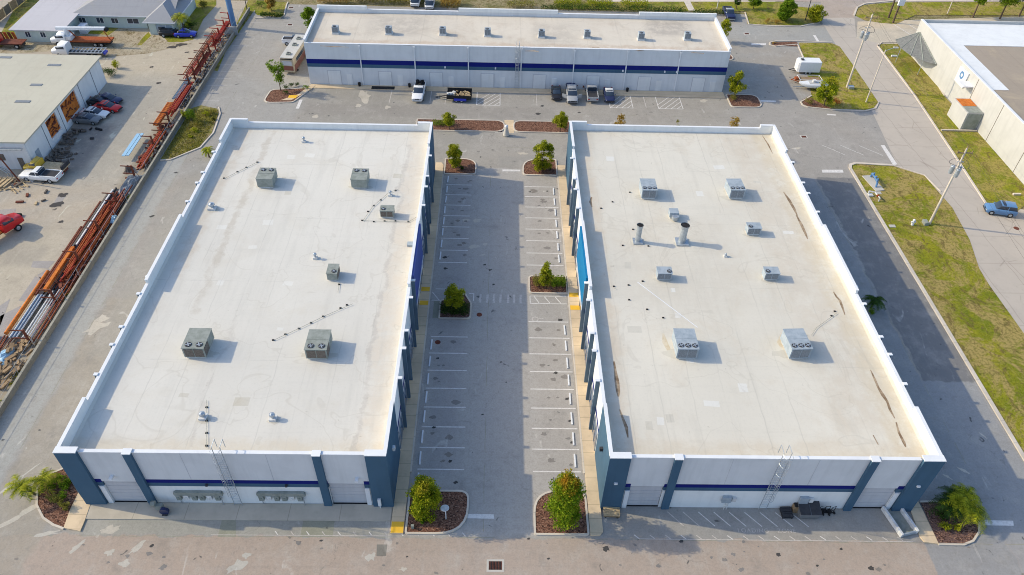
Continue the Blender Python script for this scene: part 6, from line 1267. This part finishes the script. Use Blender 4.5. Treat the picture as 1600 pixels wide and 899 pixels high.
def crown_clumps(h0, h1, r, rn, shape='egg', n=40):
    r *= 1.32
    cl = []
    for _ in range(n):
        t = rn.random(); z = h0+(h1-h0)*t
        k = {'egg': sin(pi*min(1, .12+t*.83))**.7, 'cone': (1-t)**.75+.12, 'ball': sqrt(max(.05, 1-(2*t-1)**2)), 'spread': .5+.6*t}[shape]
        a = rn.uniform(0, 2*pi); d = r*k*sqrt(rn.random())*.72; cr = r*rn.uniform(.20,.34)
        cl.append(((cos(a)*d, sin(a)*d, z), (cr, cr, cr*rn.uniform(.7,1.0)), cr**2*(.8+rn.random())))
    return cl
def tree(px, py, topy, wpx, label, mat, shape='egg', n=2600, leaf=.2, low=.25, cat='tree', group=None, seed=None, name='tree', trunk=.09, zoff=.1, h=None, r=None, nc=40):
    q = at(px, py, 0); h = h or zat(q.x, q.y, topy); dist = (Vector((q.x,q.y,0))-Vector((0,0,CAMZ))).length
    r = r or wpx/2*dist/F; seed = seed or int(px*7+py); rn = random.Random(seed)
    t = empty(name, (q.x, q.y, zoff), 0, label, cat, group)
    cl = crown_clumps(h*low, h*.93, r, rn, shape, nc); leafy(cl, int(n*2.3), leaf*1.15, seed).build('crown', mat, t)
    m = MB(); m.cyl((0,0,-.1),(0,0,h*.55), trunk, trunk*.5, 7)
    for c, rr, w_ in cl[:6]: z = max(h*low*.7, c[2]*.55); m.cyl((0,0,z), (c[0]*.8,c[1]*.8,max(c[2],z+.1)), trunk*.4, trunk*.15, 5, cap=False)
    m.build('trunk', M['bark'], t)
    return t
def bush(px, py, wpx, h, label, mat, n=700, leaf=.13, cat='shrub', group=None, seed=None, name='shrub', dep=.8, zoff=.1, nc=7):
    q = at(px, py, 0); dist = (Vector((q.x,q.y,0))-Vector((0,0,CAMZ))).length; r = wpx/2*dist/F; seed = seed or int(px*3+py*5); rn = random.Random(seed)
    cl = [((rn.uniform(-.6,.6)*r, rn.uniform(-.6,.6)*r*dep, h*rn.uniform(.35,.7)), (r*.45, r*.45*dep, h*.36), 1) for _ in range(nc)]
    t = empty(name, (q.x, q.y, zoff), 0, label, cat, group); leafy(cl, n, leaf, seed).build('foliage', mat, t)
    MB().cyl((0,0,-.05),(0,0,h*.5), .04, .02, 5).cyl((0,0,0),(r*.3,0,h*.5), .03, .015, 5).cyl((0,0,0),(-r*.3,.1,h*.5), .03, .015, 5).build('stem', M['bark'], t)
    return t
def hedge(x0, x1, y0, y1, h, label, mat, n=1200, leaf=.14, z=.1, name='hedge'):
    rn = random.Random(int(x0*13+y0)); k = max(3, int((x1-x0)/.9)); k2 = max(1, int((y1-y0)/.9)); cl = []
    for i in range(k):
        for j in range(k2): cl.append((((x0-x1)/2+(x1-x0)*(i+.5)/k, (y0-y1)/2+(y1-y0)*(j+.5)/k2, h*rn.uniform(.42,.6)), ((x1-x0)/k*.75, (y1-y0)/k2*.65, h*.48), 1))
    t = empty(name, ((x0+x1)/2, (y0+y1)/2, z), 0, label, 'hedge'); leafy(cl, n, leaf, 5).build('foliage', mat, t)
    m = MB()
    for i in range(k): x = (x0-x1)/2+(x1-x0)*(i+.5)/k; m.cyl((x,0,-.05),(x,0,h*.6), .03, .02, 5)
    m.build('stems', M['bark'], t); return t
def palm(px, py, h, r, label, mat, nf=22, seed=3, cat='palm', trunk=.13, lf=.05, multi=1, zoff=.1):
    q = at(px, py, 0); rn = random.Random(seed); t = empty('palm_tree', (q.x, q.y, zoff), 0, label, cat); m = MB(); tk = MB()
    for s_ in range(multi):
        ox, oy = (0,0) if multi == 1 else (rn.uniform(-.4,.4), rn.uniform(-.4,.4)); hh = h*(1 if s_ == 0 else rn.uniform(.5,.9)); tx, ty = ox*2.2, oy*2.2
        tk.cyl((ox,oy,-.1),(tx,ty,hh), trunk, trunk*.7, 7)
        for f in range(nf):
            a = 2*pi*f/nf+rn.uniform(-.2,.2); e = rn.uniform(-.1,1.2); L = r*rn.uniform(.75,1.1); P = []
            for i in range(7): u = i/6; P.append(Vector((tx+cos(a)*L*u*cos(e*.5), ty+sin(a)*L*u*cos(e*.5), hh+L*(sin(e)*u*.9-.75*u*u))))
            for i in range(1, 7):
                d = (P[i]-P[i-1]).normalized(); sd_ = d.cross(Vector((0,0,1))).normalized()
                for g in (0,.33,.66):
                    b = P[i-1].lerp(P[i], g); ll = r*.30*(1-.6*abs(i/6-.35))
                    for s2 in (-1,1):
                        tip = b+sd_*s2*ll+d*ll*.6-Vector((0,0,ll*rn.uniform(.15,.4))); w_ = d*lf
                        m.add([tuple(b-w_), tuple(tip), tuple(b+w_)], [(0,1,2)])
    m.build('fronds', mat, t); tk.build('trunk', M['bark'], t); return t
# central court
tree(665, 806, 752, 46, 'bushy tree with gold-tinged crown in the front left court island', M['g_aut2'], 'egg', 5200, .17, .06, nc=95)
bush(650, 800, 22, .9, 'low dark shrub at the foot of the front left court tree', M['g_dark'], 600)
bush(660, 818, 12, .6, 'small bright shrub below the front left court tree', M['g_green'], 350)
tree(880, 816, 742, 52, 'dense cone-shaped tree with orange top in the front right court island', M['g_aut'], 'egg', 6500, .17, .04, nc=110)
tree(712, 486, 449, 34, 'round light green tree in the middle left court island', M['g_yel'], 'ball', 3000, .17, .3)
hedge(-6.9, -3.5, 67.5, 69.6, 1.0, 'dark green shrubs filling the middle left court island', M['g_dark'], 3200)
tree(852, 452, 409, 22, 'thin yellow-green tree rising from the middle right court hedge', M['g_yel'], 'cone', 1500, .17, .2)
hedge(4.9, 7.2, 73.0, 74.8, .95, 'yellow-green half of the hedge in the middle right court island', M['g_olive'], 2200); hedge(7.2, 9.1, 73.0, 74.8, .9, 'deep green half of the hedge in the middle right court island', M['g_green'], 1800)
tree(711, 263, 227, 25, 'light green tree in the back left court island', M['g_yel'], 'egg', 2600, .17, .15)
bush(722, 266, 12, .6, 'small dark shrub beside the back left court tree', M['g_dark'], 300)
tree(847, 268, 220, 31, 'tall yellow-green tree in the back right court island', M['g_yel'], 'egg', 3600, .18, .1)
bush(857, 266, 14, .8, 'dark low shrub right of the back right court tree', M['g_dark'], 400)
# median behind the court
tree(702, 203, 176, 18, 'small round yellow-green tree in the left mulch median', M['g_yel'], 'ball', 1700, .17, .3)
hedge(-11.2, -7.6, 113.2, 114.6, 1.0, 'bright green hedge in the left mulch median', M['g_green'], 1500)
tree(875, 207, 176, 22, 'small round yellow-green tree in the right mulch median', M['g_yel'], 'ball', 2000, .17, .3); bush(884, 204, 8, .9, 'dark shrub at the right warehouse corner in the median', M['g_dark'], 250)
tree(964, 240, 178, 21, 'young orange-green tree top showing behind the right warehouse', M['g_oran'], 'egg', 900, .17, .3); tree(1049, 240, 186, 12, 'sparse small tree top behind the middle of the right warehouse', M['g_olive'], 'egg', 260, .15, .3); tree(1136, 240, 178, 21, 'young tan-orange tree top behind the right end of the right warehouse', M['g_oran'], 'egg', 700, .17, .3)
# back lot
tree(439, 143, 96, 22, 'loose bright green tree in the island left of the back building', M['g_green'], 'spread', 1100, .2, .3)
for i, (x, y) in enumerate([(447,139),(455,137),(463,135),(446,148),(478,140)]): bush(x, y, 11, .7, ['dark shrub directly right of the loose tree trunk','dark shrub, second right of the loose tree','dark shrub, third right of the loose tree','dark shrub in front of the loose tree','green shrub beside the yellow kerb ramp'][i], M['g_dark'] if i < 4 else M['g_green'], 260, group='shrubs in the back left island')
tree(487, 48, 12, 22, 'dense leafy green tree hugging the left end of the back building', M['g_green'], 'egg', 2600, .2, .2)
tree(1128, 66, 30, 17, 'slender leafy tree at the right end of the back building', M['g_yel'], 'egg', 1300, .2, .25)
tree(1147, 152, 113, 24, 'green tree in the island right of the back building', M['g_yel'], 'egg', 2400, .2, .2); bush(1146, 157, 20, .9, 'yellow-green shrubs below the tree right of the back building', M['g_olive'], 600)
tree(1287, 166, 122, 28, 'green tree with yellow top beside the boat trailer', M['g_aut2'], 'egg', 3000, .2, .15); bush(1306, 163, 14, 1.2, 'red-orange flowering bush at the end of the triangular lawn', M['g_red'], 500); bush(1264, 163, 17, 1.2, 'yellow bush left of the tree by the boat trailer', M['g_olive'], 500)
bush(1210, 69, 10, .4, 'low purple-brown ground plant in the narrow mulch tip', M['g_oran'], 160)
tree(1225, 32, 0, 25, 'large dense green tree at the right drive entrance', M['g_green'], 'egg', 4200, .24, .1); bush(1262, 27, 12, 1.8, 'small olive bush left of the shrub group at the drive entrance', M['g_olive'], 400)
tree(1272, 34, 10, 24, 'broad low green shrub group at the drive entrance', M['g_yel'], 'ball', 2000, .24, .1); bush(1199, 36, 15, .8, 'pale brown ornamental grass beside the dense entrance tree', M['g_oran'], 500); bush(1213, 37, 14, .8, 'pale brown ornamental grass in front of the dense entrance tree', M['g_oran'], 500)
tree(1177, 14, -6, 18, 'small green tree on the lawn beyond the dark blue pickup', M['g_green'], 'ball', 900, .24, .3); tree(1150, 14, -8, 12, 'sparse dark small tree on the lawn beyond the back building', M['g_dark'], 'ball', 400, .22, .3)
hedge(-33, -14.8+0, 164.5, 167.2, 1.8, 'long yellow-green hedge behind the left half of the back building', M['g_olive'], 5200, .24)
hedge(-40, -33.2, 163.9, 166, 1.5, 'red-brown hedge left of the long yellow one behind the lot', M['g_oran'], 1400, .24)
hedge(-13, -8.8, 162.6, 166.5, 2.4, 'orange dry bush beside the white vans', M['g_oran'], 2200, .24, name='hedge')
hedge(9, 41, 162.9, 165.2, 1.0, 'low dark green hedge behind the right half of the back building', M['g_dark'], 4200, .22)
for i, (x0, x1) in enumerate([(12,18),(19.5,25),(27,33)]): hedge(x0, x1, 165.6, 168.6, 1.3, ['leftmost','middle','rightmost'][i]+' patch of mixed green shrubs behind the low dark hedge', M['g_yel'], 1300, .24)
hedge(1.5, 7.5, 164, 166, 1.4, 'small dark hedge between the vans and the long low hedge', M['g_olive'], 900, .22)
hedge(42.5, 50, 162.4, 164.4, .9, 'low dark hedge behind the dark blue pickup', M['g_dark'], 1200, .22)
hedge(-50.5, -45.8, 155.9, 157.2, 1.0, 'dark clipped hedge on the lawn edge at the back left', M['g_dark'], 1500, .2)
tree(424, 16, -6, 14, 'yellow small tree on the back left lawn', M['g_oran'], 'egg', 900, .22, .2); bush(409, 12, 16, 1.4, 'dark bush on the back left lawn', M['g_dark'], 500)
for i, (x, y, w_) in enumerate([(1520,27,26),(1562,30,34),(1592,26,26)]):
    tree(x, y, -28, w_, ['left','middle','right'][i]+' one of three street trees at the top right corner', M['g_green'] if i < 2 else M['g_dark'], 'spread', 2400, .28, .45, trunk=.2)
# front corners
palm(60, 768, 2.0, 1.9, 'feathery yellow-green palm clump at the front left corner island', M['g_yel'], 10, 4, multi=2)
for i, (x, y) in enumerate([(84,762),(96,752),(100,765),(83,783),(92,788),(104,796),(110,756),(100,779)]): bush(x, y, 17, .8, ORD[i]+' round green shrub in the front left corner island, counting downwards' if i < 6 else ['dark shrub nearest the slate pier in the front left island','small shrub amid the front left island group'][i-6], M['g_olive'] if i in (3,4,5) else M['g_green'], 500, group='round shrubs in the front left corner island')
palm(1504, 808, 2.5, 2.1, 'feathery gold-green palm clump at the front right corner island', M['g_yel'], 12, 8, multi=3); palm(1484, 800, 2.0, 1.9, 'dark green palm left of the gold-green one, front right island', M['g_dark'], 14, 12, multi=2)
bush(1475, 829, 22, .8, 'round lime shrub, left of two at the front right island', M['g_yel'], 600); bush(1494, 830, 14, .7, 'small round lime shrub, right of two at the front right island', M['g_yel'], 400); bush(1470, 810, 22, .8, 'low deep green shrub under the palms of front right island', M['g_dark'], 600)
# sides
palm(1361, 482, 1.5, 1.7, 'dark spiky palm beside the right wall of the right warehouse', M['g_dark'], 16, 21); bush(1362, 492, 14, 1.0, 'green shrub under the spiky palm by the right warehouse wall', M['g_green'], 400)
palm(327, 246, 1.3, 1.3, 'small spiky plant beside the left wall of the left warehouse', M['g_yel'], 12, 30)
bush(300, 190, 16, 2.4, 'green leafy shrub growing against the low wall', M['g_green'], 1200, .16, zoff=.03); bush(290, 186, 10, 1.6, 'lighter green shrub tucked behind the leafy wall shrub', M['g_yel'], 500, .16, zoff=.03)
for i, (x, y, w_, h_) in enumerate([(312,196,18,.8),(322,182,14,.9),(330,178,12,.8),(306,206,16,.7),(335,188,10,.7),(298,215,10,.4)]): bush(x, y, w_, h_, 'yellow-green weed clump in the wild verge, '+ORD[i]+' from the leafy wall shrub', M['g_yel'] if i % 2 else M['g_olive'], 420, .15, group='weed clumps in the wild verge', zoff=.03)
bush(170, 118, 24, 1.6, 'dark shrubs at the back corner of the tan shed', M['g_dark'], 1200, .16, zoff=0); bush(184, 107, 16, 1.6, 'bright green shrub at the back corner of the tan shed', M['g_yel'], 800, .16, zoff=0)
palm(289, 52, 3.4, 2.2, 'palm tree before the house wing by the bright blue car', M['g_yel'], 26, 44, zoff=0); bush(300, 45, 22, 1.6, 'dark undergrowth behind the house palm', M['g_dark'], 900, .2, zoff=0); bush(318, 12, 16, 1.6, 'yellow-green bush at the top of the driveway', M['g_olive'], 700, .22, zoff=0)
random.seed(31)
wy = MB()
for k in range(2600):
    y = random.choice([random.uniform(50,63), random.uniform(50,160), random.uniform(70,92)]); x = random.uniform(-54.9,-53.85) if y > 64 else random.uniform(-55.6,-53.85)
    if sin(y*.9)+sin(y*.37+1) < .1: continue
    h_ = random.uniform(.1,.45); a = random.random()*6.28; wy.add([(x-.05*cos(a),y-.05*sin(a),0),(x+.05*cos(a),y+.05*sin(a),0),(x+random.uniform(-.15,.15),y+random.uniform(-.15,.15),h_)], [(0,1,2)])
tag(wy.build('weeds', M['g_yel']), kind='stuff')
wy = MB()
for k in range(5200):
    x = random.uniform(-53.2,-48.2); y = random.uniform(102.3,117.5)
    if x > -51.7+(y-102)*.95 : continue
    h_ = random.uniform(.08,.35); a = random.random()*6.28; wy.add([(x-.05*cos(a),y-.05*sin(a),.03),(x+.05*cos(a),y+.05*sin(a),.03),(x+random.uniform(-.15,.15),y+random.uniform(-.15,.15),h_)], [(0,1,2)])
tag(wy.build('weeds', M['g_olive']), kind='stuff')
